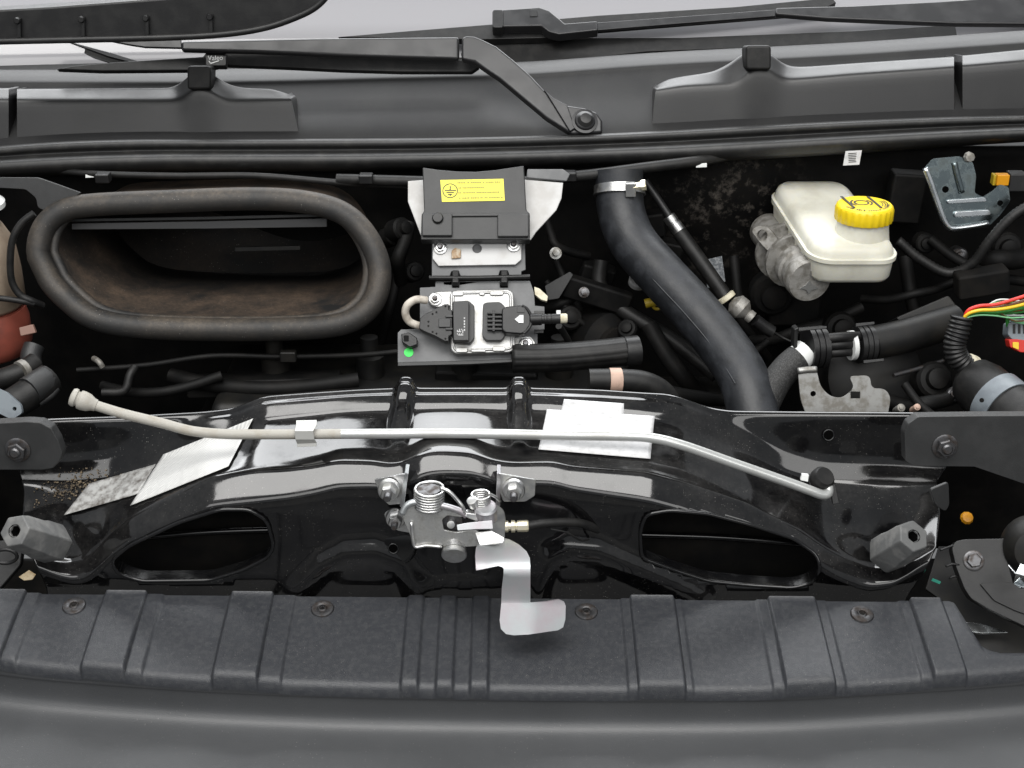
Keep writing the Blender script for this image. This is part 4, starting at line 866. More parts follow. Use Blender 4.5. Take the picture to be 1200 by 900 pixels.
obj('neck', lathe(bmesh.new(), [(0.0345, zb + 0.046 - zt), (0.0330, zb + 0.0545 - zt), (0.0318, -0.027), (0.0318, -0.016)], (cx_, cy_, zt), (0, 0, 1), 40), cream, br, sharp=40)
bm = bmesh.new(); seg = 96; rings = []
for r, h in ((0.0345, -0.0200), (0.0352, -0.0190), (0.0352, -0.005), (0.0345, -0.002), (0.0325, 0.0), (0.0, 0.0012)):
    if r == 0: rings.append([bm.verts.new((cx_, cy_, zt + h))]); continue
    rings.append([bm.verts.new((cx_ + (r + (0.0007 * math.cos(i * 2 * math.pi / 4) if -0.026 < h < -0.004 else 0)) * math.cos(2 * math.pi * i / seg), cy_ + (r + (0.0007 * math.cos(i * 2 * math.pi / 4) if -0.026 < h < -0.004 else 0)) * math.sin(2 * math.pi * i / seg), zt + h)) for i in range(seg)])
for a, b in zip(rings, rings[1:]):
    for i in range(seg):
        k = (i + 1) % seg
        if len(b) == 1: bm.faces.new((a[i], a[k], b[0]))
        else: bm.faces.new((a[i], a[k], b[k], b[i]))
cap = obj('cap', bm, yellow, br, sharp=35)
cc = Vector((cx_ - 0.004, cy_ + 0.002, zt + 0.0009)); Z = (0, 0, 1)
obj('cap_symbol', ring(bmesh.new(), cc, Z, 0.0085, 0.0024, 32, xd=(1, 0, 0), t=0.0004), ink, cap)
obj('cap_symbol', ring(bmesh.new(), cc, Z, 0.0128, 0.0022, 48, R(-50), R(50), xd=(1, 0, 0), t=0.0003), ink, cap)
obj('cap_symbol', ring(bmesh.new(), cc, Z, 0.0128, 0.0022, 48, R(130), R(230), xd=(1, 0, 0), t=0.0003), ink, cap)
for dx in (-0.0165, 0.0165):
    obj('cap_bar', box(bmesh.new(), cc + Vector((dx, 0.002, 0.0004)), 0.0030, 0.046, 0.0006, Matrix.Rotation(R(8), 3, 'Z')), ink, cap)
bm = bmesh.new()
for k in range(26):
    a0 = 200 + k * 6.0
    if random.random() < 0.85: ring(bm, Vector((cx_, cy_, zt)), Z, 0.0278, random.choice((0.0034, 0.0046)), 90, R(a0), R(a0 + random.choice((2.5, 4))), xd=(1, 0, 0), t=0.0008)
obj('cap_lettering', bm, ink, cap)
bm = bmesh.new()
for k in range(3):
    ring(bm, Vector((cx_, cy_, zt)), Z, 0.0215 + k * 0.003, 0.0012, 90, R(-30), R(25), xd=(1, 0, 0), t=0.0008)
obj('cap_lettering', bm, ink, cap)
mc = thing('master_cylinder', 'cast aluminium brake master cylinder slung under the reservoir', 'master cylinder', P(948, 333, 0.38))
o = P(949, 330, 0.37); ax = Vector((-0.16, 1, 0.06)); r = 0.028
obj('barrel', lathe(bmesh.new(), [(0, -0.001), (r * 0.94, 0.0), (r, 0.003), (r, 0.02), (r * 0.9, 0.022), (r * 0.9, 0.035), (r * 1.02, 0.037), (r * 1.02, 0.05), (r * 0.86, 0.052), (r * 0.86, 0.17)], o, ax, 36), oldalu, mc, sharp=40)
for d, k in ((0.062, 1.28), (0.092, 1.4)):
    obj('flange', lathe(bmesh.new(), [(r * 0.8, 0), (r * k, 0.001), (r * k, 0.008), (r * 0.8, 0.009)], o + ax.normalized() * d, ax, 28), oldalu, mc, sharp=40)
bp = pl(900, 285, 0.445, 15, -25)
plate('lug', rnd([(880, 270), (888, 264), (900, 266), (912, 282), (906, 300), (892, 286)], 5), bp, 0.010, oldalu, mc, bevel=0.002, holes=[circ(893, 276, 6.2, ry=6.8)])
obj('port_mark', lathe(bmesh.new(), [(0.006, 0), (0.006, 0.001), (0, 0.001)], P(955, 320, 0.368), (0, -1, 0.05), 14), zincd, mc)
plate('cast_cross', [(944, 334), (949, 328), (952, 334), (960, 338), (951, 340), (948, 345), (945, 340), (937, 338)], pl(949, 333, 0.3685, 4, 9), 0.0008, zincd, mc, bevel=0.0002)

# ------------------------------------------------------------ plated bracket by the reservoir
zb_ = thing('plated_bracket', 'shiny plated steel bracket bent over in the far corner', 'bracket', P(1120, 270, 0.46))
bpn = pl(1125, 232, 0.455, 14, 6)
plate('plate', rnd([(1084, 196), (1093, 186), (1124, 183), (1140, 190), (1144, 206), (1142, 226), (1152, 231), (1163, 224), (1172, 216), (1182, 219), (1184, 236), (1172, 252), (1160, 264), (1130, 270), (1116, 270), (1109, 262)], 3), bpn, 0.003, bracketm, zb_, bevel=0.001, holes=[circ(1108, 222, 4), circ(1172, 238, 3.4)])
obj('rolled_edge', tube(bmesh.new(), [on(x, y, bpn, 0.001) for x, y in ((1084, 197), (1092, 218), (1100, 242), (1106, 258), (1112, 266), (1120, 267.5), (1140, 265), (1158, 262))], 0.0042, 12, 6), chrome, zb_, sharp=180)
plate('bead', rnd([(1110, 234.5), (1155, 231), (1157, 236.5), (1111, 239)], 2.5), bpn, 0.004, chrome, zb_, lift=0.003, bevel=0.002, seg=3)
plate('bead', rnd([(1119, 248), (1160, 245.5), (1162, 252.5), (1119, 255)], 3), bpn, 0.005, chrome, zb_, lift=0.004, bevel=0.0025, seg=3)
obj('rib', tube(bmesh.new(), [on(1118, 190, bpn), on(1122, 208, bpn), on(1127, 226, bpn)], 0.004, 10, 5), bracketm, zb_, sharp=180)
obj('bolt', lathe(bmesh.new(), [(0.007, 0), (0.006, 0.006), (0, 0.008)], on(1135, 184, bpn), bpn[1], 8), oldalu, zb_)
am = thing('amber_connector', 'amber plug block in the far corner behind the plated bracket', 'connector', P(1172, 215, 0.5))
obj('block', box(bmesh.new(), P(1174, 210, 0.50), 0.016, 0.012, 0.014), amber, am, bevel=0.001)
obj('sleeve', box(bmesh.new(), P(1165, 210, 0.505), 0.006, 0.012, 0.014), yellowd, am, bevel=0.001)
obj('socket', box(bmesh.new(), P(1190, 212, 0.51), 0.022, 0.02, 0.024), bluegrey if False else dgrey, am, bevel=0.002)

# ------------------------------------------------------------ large hose and refrigerant pipe
rh = thing('radiator_hose', 'thick black rubber hose clamped under the scuttle and bending down', 'hose', P(735, 460, 0.3))
hose('hose', [(726, 200, 0.475), (726, 225, 0.465), (729, 252, 0.45), (743, 285, 0.425), (775, 322, 0.385), (812, 362, 0.345), (845, 402, 0.305), (872, 445, 0.26), (885, 495, 0.22)], 28.5, hosem, rh, n=8, seg=28)
hose('mould_seam', [(718, 236, 0.437), (720, 256, 0.424), (734, 290, 0.398), (766, 328, 0.357), (803, 368, 0.317), (836, 408, 0.277), (862, 450, 0.232)], 1.3, hosem, rh, n=8, seg=8)
o = P(726, 228, 0.463); ax = (P(726, 222, 0.466) - o).normalized(); k = 29.8 * S(726, 228, 0.463)
hc = obj('hose_clamp', lathe(bmesh.new(), [(k * 0.96, 0.0), (k * 1.01, 0.0), (k * 1.01, 0.011), (k * 0.96, 0.011)], o, ax, 40), zinc, rh)
obj('clamp_edge', lathe(bmesh.new(), [(k * 1.0, -0.001), (k * 1.035, -0.0005), (k * 1.035, 0.0008), (k * 1.0, 0.0012)], o, ax, 40), zinc, hc)
obj('clamp_screw', lathe(bmesh.new(), [(0.005, 0), (0.005, 0.011), (0.007, 0.0112), (0.007, 0.017), (0, 0.0175)], P(741, 219, 0.435), (1, -0.12, 0.2), 8), brass, hc)
obj('clamp_housing', box(bmesh.new(), P(739, 222, 0.434), 0.013, 0.008, 0.018), zinc, hc, bevel=0.001)
ac = thing('refrigerant_pipe', 'thin black pipe with bright crimped ferrule behind the thick hose', 'pipe', P(800, 280, 0.46))
hose('upper_pipe', [(756, 212, 0.505), (772, 235, 0.495), (790, 262, 0.482)], 4.6, plastic, ac)
o = P(783, 253, 0.485); ax = (P(800, 276, 0.475) - o).normalized()
obj('ferrule', lathe(bmesh.new(), [(0.006, 0), (0.0085, 0.001), (0.0085, 0.010), (0.0078, 0.0108), (0.0078, 0.0125), (0.0088, 0.0133), (0.0088, 0.026), (0.007, 0.027)], o, ax, 22), zinc, ac, sharp=40)
hose('lower_pipe', [(796, 272, 0.476), (820, 305, 0.455), (846, 342, 0.43), (853, 352, 0.422)], 8.8, rubber, ac)
o = P(849, 346, 0.425); obj('end_ring', lathe(bmesh.new(), [(0.0095, 0), (0.0125, 0.001), (0.0125, 0.007), (0.0095, 0.008)], o, ax, 22), tapew, ac)
o = P(862, 356, 0.41); ax2 = (P(885, 376, 0.40) - o).normalized()
obj('end_fitting', lathe(bmesh.new(), [(0.006, -0.006), (0.0145, 0), (0.0150, 0.011), (0.011, 0.016), (0.007, 0.02), (0.0085, 0.0215), (0.0085, 0.028), (0.005, 0.029)], o, ax2, 14), oldalu, ac, sharp=40)
hose('tail', [(885, 375, 0.40), (897, 384, 0.40), (905, 389, 0.40)], 7.5, plastic, ac)
hose('tail_wire', [(903, 387, 0.40), (918, 396, 0.40), (932, 402, 0.39)], 1.6, rubber, ac)
ql = plate('tag_label', [(825, 305), (846, 300), (850, 330), (829, 338)], pl(838, 318, 0.50, 10), 0.001, mat('grey printed tag', (0.22, 0.23, 0.24), 0.5, col2=(0.10, 0.11, 0.12), ns=260, lo=0.46, hi=0.54), None, bevel=0)
tag(ql, 'small grey printed tag behind the thin pipe', 'label')

# ------------------------------------------------------------ harness, boots and wires on the right
cb = thing('hose_clip_bracket', 'bare metal clip bracket under the ribbed harness collars', 'bracket', P(990, 480, 0.24))
cpn = pl(985, 455, 0.225, 20)
plate('plate', rnd([(935, 434), (957, 432), (961, 452), (972, 464), (986, 467), (998, 458), (1000, 452), (995, 441), (1020, 440), (1021, 455), (1038, 456), (1044, 466), (1040, 490), (946, 490), (938, 468)], 8), cpn, 0.003, zincd, cb, bevel=0.0008, holes=[circ(953, 461.5, 3.2), rect(997, 459, 1008, 467)])
obj('bend', tube(bmesh.new(), [on(935, 435, cpn), on(946, 433.5, cpn), on(957, 433, cpn)], 0.004, 10, 4), zincd, cb, sharp=180)
bh = thing('braided_hose', 'black braided sleeve hose with white tape end', 'hose', P(900, 480, 0.22))
braid = mat('braided sleeve', (0.012, 0.012, 0.012), 0.6, bump=0.6, bs=900, col2=(0.05, 0.05, 0.05), ns=700, lo=0.5, hi=0.6)
hose('sleeve', [(936, 420, 0.270), (922, 432, 0.262), (907, 452, 0.25), (893, 482, 0.235), (885, 510, 0.225)], 17.5, braid, bh, seg=20)
o = P(926, 427, 0.264); hose('tape', [(924, 429.5, 0.263), (933, 422, 0.268), (945, 412, 0.275)], 16.2, tapew if False else whitec, bh)
hn = thing('harness_boot', 'black ribbed harness boot with two collars and white tape ring', 'cable harness', P(1000, 410, 0.28))
def collar(px, py, Y, ax, rp, w):
    o = P(px, py, Y); k = rp * S(px, py, Y); pr_ = [(k * 0.7, 0)]
    for i in range(3): pr_ += [(k, w * i / 3), (k, w * (i + 0.75) / 3), (k * 0.92, w * (i + 0.78) / 3), (k * 0.92, w * (i + 0.98) / 3)]
    return obj('collar', lathe(bmesh.new(), pr_ + [(k * 0.7, w)], o, ax, 28), plastic, hn, sharp=30)
hax = (P(1050, 400, 0.30) - P(950, 410, 0.28)).normalized()
collar(946, 408, 0.28, hax, 25, 0.022); collar(1004, 404, 0.29, hax, 22, 0.020)
for a, b, c in ((936, 384, 33), (1003, 379, 22), (938, 424, 28), (1012, 422, 24)):
    plate('collar_tab', rnd([(a, b), (a + c, b - 2), (a + c, b + 1), (a, b + 4)], 0.8), pl(a, b, 0.265, 30), 0.004, plastic, hn, bevel=0.0008)
plate('collar_bracket', [(931, 386), (936, 384), (934, 412), (930, 412)], pl(933, 395, 0.268, 10), 0.02, plastic, hn, bevel=0.001)
for dy in (-9, -1, 7):
    hose('cable', [(958, 407 + dy, 0.275), (985, 405 + dy * 1.1, 0.272), (1008, 403 + dy, 0.285)], 6.0, rubber, hn)
o = P(995, 405, 0.283); k = 17.5 * S(995, 405, 0.283); obj('tape_ring', lathe(bmesh.new(), [(k * 0.7, 0), (k, 0.0005), (k, 0.006), (k * 0.7, 0.0065)], o, hax, 24), whitec, hn)
hose('sleeve', [(1022, 402, 0.295), (1055, 395, 0.305), (1090, 385, 0.32), (1120, 376, 0.335)], 20, dark, hn, seg=20)
fb = thing('relay_box', 'black relay box behind the ribbed harness boot', 'box', P(1085, 400, 0.36))
plate('box', rnd([(1050, 372), (1112, 346), (1132, 372), (1122, 380), (1068, 397)], 3), pl(1090, 372, 0.35, 30), 0.05, dark, fb, bevel=0.003)
hose('edge_bar', [(1071, 395, 0.33), (1095, 387, 0.33), (1120, 379, 0.335)], 3.6, plastic, fb)
sb_ = thing('stay_rod', 'thin dark stay rod below the relay box', 'rod', P(1075, 430, 0.3)); hose('bar', [(1047, 440, 0.27), (1076, 432, 0.285), (1105, 423, 0.30)], 2.7, steeld, sb_)
cd_ = thing('wire_conduit', 'black corrugated conduit with colourful wires fanning out', 'wire loom', P(1125, 430, 0.25))
hose('conduit', [(1127, 371, 0.262), (1123, 388, 0.258), (1119, 402, 0.255), (1121, 416, 0.252), (1130, 427, 0.25), (1142, 434, 0.25)], 13.5, plastic, cd_, n=24, seg=20, rfun=lambda t: 0.93 + 0.07 * math.sin(t * 2 * math.pi * 16), sharp=180)
o = P(1136, 430, 0.25); ax3 = (P(1150, 424, 0.25) - P(1130, 437, 0.25)).normalized()
obj('tape_wrap', lathe(bmesh.new(), [(0.012, -0.006), (0.0152, -0.005), (0.0155, 0.004), (0.0145, 0.006), (0.012, 0.006)], o, Vector((0.75, 0.3, -0.45)), 22), tapew, cd_)
for nm, y0, ym, y1, dY, r in (('red', 366, 357, 344, 0, 2.6), ('brn', 368, 361, 350, 0.004, 2.4), ('yel', 370, 363, 355, -0.004, 2.6), ('grn', 371, 366, 359, 0.002, 2.3), ('grn', 372, 368, 357, 0.006, 2.2), ('lgr', 374, 370, 374, -0.002, 1.2), ('blu', 369, 363, 361, 0.010, 1.8), ('red', 369, 364, 363, 0.012, 1.6), ('wht', 372, 367, 372, 0.008, 1.0), ('grn', 370, 366, 366, 0.014, 2.0)):
    hose('wire', [(1129, 384, 0.262), (1131 + (372 - y0) * 0.3, y0, 0.262 + dY * 0.3), (1146, (y0 + ym) / 2 - 2.5, 0.262 + dY), (1166, ym, 0.262 + dY), (1188, (ym + y1) / 2 + 0.5, 0.264 + dY), (1225, y1 - 5, 0.27 + dY)], r * 0.8, W[nm], cd_, n=6, seg=10)
for k in range(9):
    nm = random.choice(('grn', 'blu', 'wht', 'red', 'lgr', 'brn', 'grn')); a = random.uniform(362, 374); b = random.uniform(352, 384); d = random.uniform(0.0, 0.02)
    hose('wire', [(1130, 384, 0.264), (1132, 371, 0.264 + d * 0.3), (1148, random.uniform(360, 368), 0.264 + d), (1168, (a + b) / 2 - 6, 0.264 + d), (1190, b, 0.266 + d), (1222, b + random.uniform(-6, 8), 0.27 + d)], random.uniform(0.8, 1.5), W[nm], cd_, n=5, seg=8)
cn = thing('multi_plug', 'grey wire plug with red and yellow lock', 'connector', P(1195, 400, 0.27))
plate('plug', rnd([(1182, 379), (1190, 374), (1230, 372), (1230, 404), (1186, 398), (1181, 392)], 2), pl(1200, 388, 0.275, 25), 0.02, bluegrey, cn, bevel=0.0015)
for k in range(3): plate('plug_slot', rect(1187 + k * 6, 380, 1190 + k * 6, 391), pl(1200, 388, 0.275, 25), 0.001, dark, cn, lift=0.0006, bevel=0)
plate('lock', rnd([(1182, 398), (1190, 397), (1230, 402), (1230, 414), (1196, 413), (1184, 407)], 1.5), pl(1200, 405, 0.268, 20), 0.015, mat('red lock plastic', (0.55, 0.03, 0.02), 0.4), cn, bevel=0.001)
plate('lock_tab', rnd([(1187, 401), (1194, 401), (1194, 410), (1187, 407)], 1), pl(1200, 405, 0.268, 20), 0.004, mat('yellow lock tab', (0.75, 0.52, 0.03), 0.4), cn, lift=0.002, bevel=0.0006)
hose('lead', [(1186, 392, 0.28), (1181, 380, 0.283), (1184, 368, 0.285), (1200, 358, 0.285)], 2.2, W['grn'], cn)
fc = thing('filter_canister', 'black canister with blue grey clamp band', 'canister', P(1160, 480, 0.22))
c0, c1 = P(1205, 500, 0.16), P(1128, 436, 0.26); ax4 = (c1 - c0); Lc = ax4.length; k = 0.034
obj('canister', lathe(bmesh.new(), [(k, -0.03), (k, Lc * 0.35), (k * 0.97, Lc * 0.7), (k * 0.85, Lc * 0.85), (k * 0.5, Lc * 0.95), (0, Lc)], c0, ax4, 32), rubber, fc)
fb_ = obj('clamp_band', lathe(bmesh.new(), [(k * 0.98, Lc * 0.30), (k * 1.05, Lc * 0.30), (k * 1.05, Lc * 0.50), (k * 0.98, Lc * 0.50)], c0, ax4, 36), bluegrey, fc)
obj('band_hole', lathe(bmesh.new(), [(0.0026, 0), (0.0026, 0.0006), (0, 0.0006)], P(1150.5, 469, 0.172), (-0.3, -0.9, 0.3), 14), deep, fb_)

# ------------------------------------------------------------ left side: expansion tank, hoses
et = thing('expansion_tank', 'stained coolant expansion tank, beige above and red below', 'tank', P(0, 400, 0.36))
o = P(-12, 392, 0.36)
obj('lower_shell', lathe(bmesh.new(), [(0.030, -0.03), (0.045, -0.022), (0.051, -0.008), (0.051, 0.022), (0.048, 0.036), (0.03, 0.04)], o, (0, 0, 1), 30), redtank, et, sharp=50)
obj('upper_shell', lathe(bmesh.new(), [(0.044, 0.038), (0.050, 0.044), (0.050, 0.085), (0.047, 0.120), (0.036, 0.142), (0.030, 0.150), (0.030, 0.165), (0, 0.166)], o, (0, 0, 1), 30), creamd, et, sharp=50)
plate('red_tab', rnd([(22, 384), (38, 380), (42, 390), (24, 394)], 1.5), pl(30, 387, 0.30, 20), 0.006, mat('faded tab', (0.24, 0.14, 0.11), 0.5), et, bevel=0.001)
cp_ = obj('cap_rim', lathe(bmesh.new(), [(0.036, 0.164), (0.043, 0.166), (0.043, 0.172), (0.038, 0.176), (0, 0.178)], o, (0, 0, 1), 30), whitec, et)
obj('cap_top', lathe(bmesh.new(), [(0.032, 0.176), (0.030, 0.188), (0, 0.19)], o, (0, 0, 1), 24), wirem('blue cap', (0.02, 0.04, 0.16)), cp_)
ba = plate('support_arm', rnd([(-20, 208), (44, 208), (70, 217), (95, 226), (82, 234), (66, 238), (52, 247), (44, 243), (42, 232), (30, 222), (-20, 219)], 3), pl(40, 222, 0.395, 15), 0.006, dgrey, None, bevel=0.0015)
tag(ba, 'dark curved support arm over the expansion tank', 'bracket')
vt = thing('vent_tube', 'thin black vent tube looping past the expansion tank', 'tube', P(20, 350, 0.32))
hose('tube', [(40, 250, 0.33), (25, 262, 0.325), (15, 280, 0.32), (12, 305, 0.318), (14, 330, 0.318), (24, 346, 0.318), (38, 353, 0.32), (50, 358, 0.33)], 4.2, rubber, vt)
hose('branch', [(-20, 348, 0.31), (5, 350, 0.312), (25, 353, 0.315), (40, 356, 0.32)], 3.6, rubber, vt)
lh = thing('coolant_quick_coupling', 'black coolant couplings with blue grey lock tab under the expansion tank', 'pipe coupling', P(15, 480, 0.2))
hose('upper_pipe', [(40, 405, 0.31), (36, 418, 0.30), (38, 432, 0.29)], 12, dgrey, lh)
hose('elbow', [(-15, 448, 0.24), (8, 442, 0.24), (28, 434, 0.25), (42, 424, 0.265)], 12, rubber, lh)
hose('collar', [(24, 436, 0.242), (30, 433, 0.248)], 13.5, oldalu, lh, n=4)
hose('lower_pipe', [(8, 478, 0.19), (24, 468, 0.20), (40, 457, 0.21), (58, 444, 0.23)], 19, rubber, lh)
hose('pale_sleeve', [(34, 459, 0.202), (46, 451, 0.215), (54, 446, 0.225)], 18, dgrey, lh)
o = plate('lock_tab', rnd([(-10, 452), (8, 460), (24, 474), (26, 484), (14, 492), (-10, 480)], 3), pl(10, 472, 0.165, 25), 0.006, bluegrey, lh, bevel=0.001, holes=[circ(17, 479, 2.4)])
hose('nozzle', [(45, 472, 0.2), (58, 464, 0.21), (66, 455, 0.22)], 5, oldalu if False else dgrey, lh)

# ------------------------------------------------------------ engine in the dark, hoses over it
en = thing('engine', 'shade blackened engine top deep in the bay', 'engine', (0.0, 0.3, 0.36))
obj('block', box(bmesh.new(), (-0.05, 0.34, 0.52), 0.72, 0.30, 0.34), deep, en, bevel=0.02, seg=3)
obj('head_cover', box(bmesh.new(), (-0.12, 0.37, 0.715), 0.50, 0.20, 0.06), dark, en, bevel=0.015, seg=3)
for i in range(4):
    obj('injector_post', lathe(bmesh.new(), [(0.018, 0), (0.018, 0.03), (0.011, 0.032), (0.011, 0.055), (0, 0.056)], (-0.30 + i * 0.12, 0.36, 0.742), (0, 0, 1), 18), dark, en)
obj('pump_housing', lathe(bmesh.new(), [(0.04, 0), (0.045, 0.01), (0.045, 0.05), (0.03, 0.06), (0.03, 0.07), (0, 0.07)], P(690, 395, 0.47), (0.5, -0.8, 0.1), 26), deep, en)
obj('alternator', lathe(bmesh.new(), [(0.05, 0), (0.06, 0.01), (0.06, 0.08), (0.04, 0.09), (0, 0.09)], P(1000, 440, 0.38), (0.1, -0.9, 0.4), 30), dark, en)
obj('bracket_rib', box(bmesh.new(), P(700, 345, 0.44), 0.09, 0.02, 0.03, Matrix.Rotation(R(18), 3, 'Y')), bayshade, en, bevel=0.004)
obj('deck_bolt', lathe(bmesh.new(), [(0.008, 0), (0.008, 0.003), (0.0045, 0.0035), (0.0045, 0.012), (0, 0.013)], P(651, 297, 0.47), (0.05, -0.8, 0.4), 14), zincd, en)
obj('deck_bolt', lathe(bmesh.new(), [(0.007, 0), (0.007, 0.004), (0.0045, 0.0045), (0.0045, 0.012), (0, 0.013)], P(684, 343, 0.42), (0.05, -0.8, 0.4), 14), steeld, en)
hose('fuel_rail', [(90, 434, 0.30), (170, 428, 0.31), (250, 417, 0.32), (330, 418, 0.33), (420, 416, 0.33), (470, 412, 0.33)], 3.2, bayshade, en)
hose('vacuum_line', [(110, 420, 0.30), (116, 424, 0.29), (120, 430, 0.29)], 3.4, oldalu, en)
hose('breather', [(120, 460, 0.28), (145, 458, 0.28), (152, 440, 0.29), (158, 430, 0.30)], 5, dgrey if False else rubber, en)
obj('cable_block', box(bmesh.new(), P(338, 417, 0.325), 0.02, 0.012, 0.014), dark, en, bevel=0.002)
hose('loom', [(705, 305, 0.47), (702, 330, 0.46), (712, 350, 0.45), (740, 370, 0.43), (790, 400, 0.40), (840, 440, 0.36)], 9, rubber, en)
hose('loom', [(655, 382, 0.31), (664, 396, 0.33), (670, 410, 0.36)], 4, rubber, en)
plate('shield', rnd([(638, 335), (668, 318), (672, 322), (655, 350), (642, 352)], 2), pl(655, 335, 0.42, 25), 0.003, plastic, en, bevel=0.0008)
hose('yellow_dipstick', [(756, 356, 0.42), (764, 354, 0.42), (772, 353, 0.42)], 5.5, yellowd, en)
obj('dipstick_ring', tube(bmesh.new(), [P(770 + 6 * math.cos(a), 354 + 8 * math.sin(a), 0.42) for a in np.linspace(0, 2 * math.pi, 13)[:-1]], 0.0022, 8, 3, closed=True), yellowd, en)
obj('sensor_cap', lathe(bmesh.new(), [(0.0115, 0), (0.0125, 0.001), (0.0125, 0.007), (0.011, 0.009), (0, 0.0095)], P(747, 332, 0.43), (0.1, -0.5, 0.85), 22), mat('clear grey cap', (0.20, 0.20, 0.20), 0.15), en)
rr_ = random.Random(11)
for (a, b, c, d, r, Y, m_) in ((610, 360, 700, 330, 6, 0.45, bayshade), (650, 300, 690, 420, 5, 0.50, bayshade), (640, 330, 720, 400, 4, 0.44, bayshade), (700, 420, 860, 470, 8, 0.34, bayshade), (760, 380, 830, 470, 10, 0.38, bayshade), (880, 400, 1010, 360, 7, 0.46, bayshade), (860, 300, 900, 420, 6, 0.50, bayshade),
        (1010, 350, 1120, 330, 5, 0.46, bayshade), (1060, 300, 1060, 420, 8, 0.48, bayshade), (1090, 280, 1200, 330, 6, 0.47, bayshade), (1150, 300, 1210, 300, 12, 0.47, bayshade), (470, 300, 440, 420, 6, 0.46, bayshade), (480, 262, 470, 330, 8, 0.45, bayshade), (640, 255, 690, 300, 5, 0.50, bayshade), (820, 420, 900, 400, 5, 0.42, bayshade), (200, 440, 420, 445, 9, 0.32, bayshade), (120, 452, 260, 440, 6, 0.30, bayshade), (1040, 470, 1130, 460, 9, 0.26, bayshade), (1060, 450, 1100, 490, 5, 0.24, bayshade)):
    mx, my = (a + c) / 2 + rr_.uniform(-14, 14), (b + d) / 2 + rr_.uniform(4, 18)
    hose('under_bonnet_pipe', [(a, b, Y + 0.02), ((a + mx) / 2, (b + my) / 2 + 4, Y), (mx, my, Y - 0.01), ((c + mx) / 2, (d + my) / 2 + 2, Y), (c, d, Y + 0.01)], r, m_, en, n=6)
for (x, y, Y, r, m_, ax_) in ((668, 372, 0.43, 15, bayshade, (0.2, -0.8, 0.5)), (735, 385, 0.41, 12, bayshade, (-0.3, -0.7, 0.6)), (1095, 445, 0.28, 22, bayshade, (0.1, -0.8, 0.5)), (1118, 462, 0.26, 9, steeld, (0, -0.8, 0.6)), (985, 385, 0.44, 20, bayshade, (0.1, -0.9, 0.3)), (1085, 175 + 110, 0.50, 12, bayshade, (0, -0.9, 0.2)), (905, 345, 0.50, 26, deep, (0, -1, 0.1)), (486, 318, 0.46, 12, bayshade, (0.3, -0.8, 0.4)), (472, 268, 0.46, 14, bayshade, (0.6, -0.6, 0.4)), (462, 276, 0.47, 12, bayshade, (0.6, -0.6, 0.4)), (1180, 290, 0.5, 18, bayshade, (0, -1, 0.2)), (745, 295, 0.52, 14, bayshade, (0, -1, 0.2)), (1125, 300, 0.5, 10, steeld, (0, -1, 0.2)), (1056, 478, 0.22, 5, oldalu, (0, -0.8, 0.6)), (1075, 477, 0.22, 4, pinkish, (0, -0.8, 0.6))):
    k = r * S(x, y, Y)
    obj('fitting', lathe(bmesh.new(), [(k, -0.02), (k, 0.0), (k * 0.85, k * 0.2), (k * 0.6, k * 0.25), (k * 0.55, k * 0.6), (k * 0.3, k * 0.7), (0, k * 0.7)], P(x, y, Y), ax_, 18), m_, en)
for (x, y, Y, w, h, rz, m_) in ((780, 300, 0.53, 34, 40, 12, bayshade), (765, 262, 0.54, 26, 30, -8, bayshade), (700, 320, 0.50, 40, 22, 15, bayshade), (1060, 230, 0.53, 40, 60, 4, bayshade), (1150, 330, 0.42, 60, 30, -10, deep), (1030, 430, 0.36, 50, 40, 8, bayshade), (930, 350, 0.52, 60, 60, 0, deep), (570, 440, 0.36, 120, 18, 2, bayshade), (310, 450, 0.34, 180, 22, -2, bayshade)):
    k = S(x, y, Y)
    obj('casting', box(bmesh.new(), P(x, y, Y), w * k, 0.03, h * k, Matrix.Rotation(R(rz), 3, 'Y')), m_, en, bevel=0.004, seg=2)
rbh = thing('ribbed_hose', 'black lengthwise ribbed hose under the control unit bracket', 'hose', P(690, 430, 0.26))
bm = bmesh.new(); pts = spline([P(*p) for p in ((600, 420, 0.26), (650, 419, 0.265), (700, 415, 0.27), (735, 411, 0.275))], 10); seg = 36; rings = []
for i, p in enumerate(pts):
    t = (pts[min(i + 1, len(pts) - 1)] - pts[max(i - 1, 0)]).normalized(); u = Vector((0, 0, 1)); u = (u - t * u.dot(t)).normalized(); w = t.cross(u)
    rings.append([bm.verts.new(p + (u * math.cos(2 * math.pi * k / seg) + w * math.sin(2 * math.pi * k / seg)) * 0.0165 * (1 + 0.05 * math.cos(k * 2 * math.pi / 3))) for k in range(seg)])
for a, b in zip(rings, rings[1:]):
    for k in range(seg): j = (k + 1) % seg; bm.faces.new((a[k], a[j], b[j], b[k]))
bm.faces.new(rings[0][::-1]); bm.faces.new(rings[-1]); obj('sleeve', bm, rubber, rbh, sharp=180)
hose('end_collar', [(732, 411.5, 0.2745), (740, 411, 0.276), (748, 410, 0.278)], 17.5, plastic, rbh, n=4, seg=20)
lwh = thing('lower_hose', 'black hose with faded copper band behind the crossmember', 'hose', P(735, 460, 0.2))
hose('hose', [(690, 446, 0.20), (725, 446, 0.202), (755, 449, 0.205), (778, 462, 0.21), (790, 485, 0.215)], 14, rubber, lwh)
hose('band', [(714, 446, 0.2005), (720.5, 446, 0.201), (727, 446, 0.202)], 15.2, pinkish, lwh, n=4)

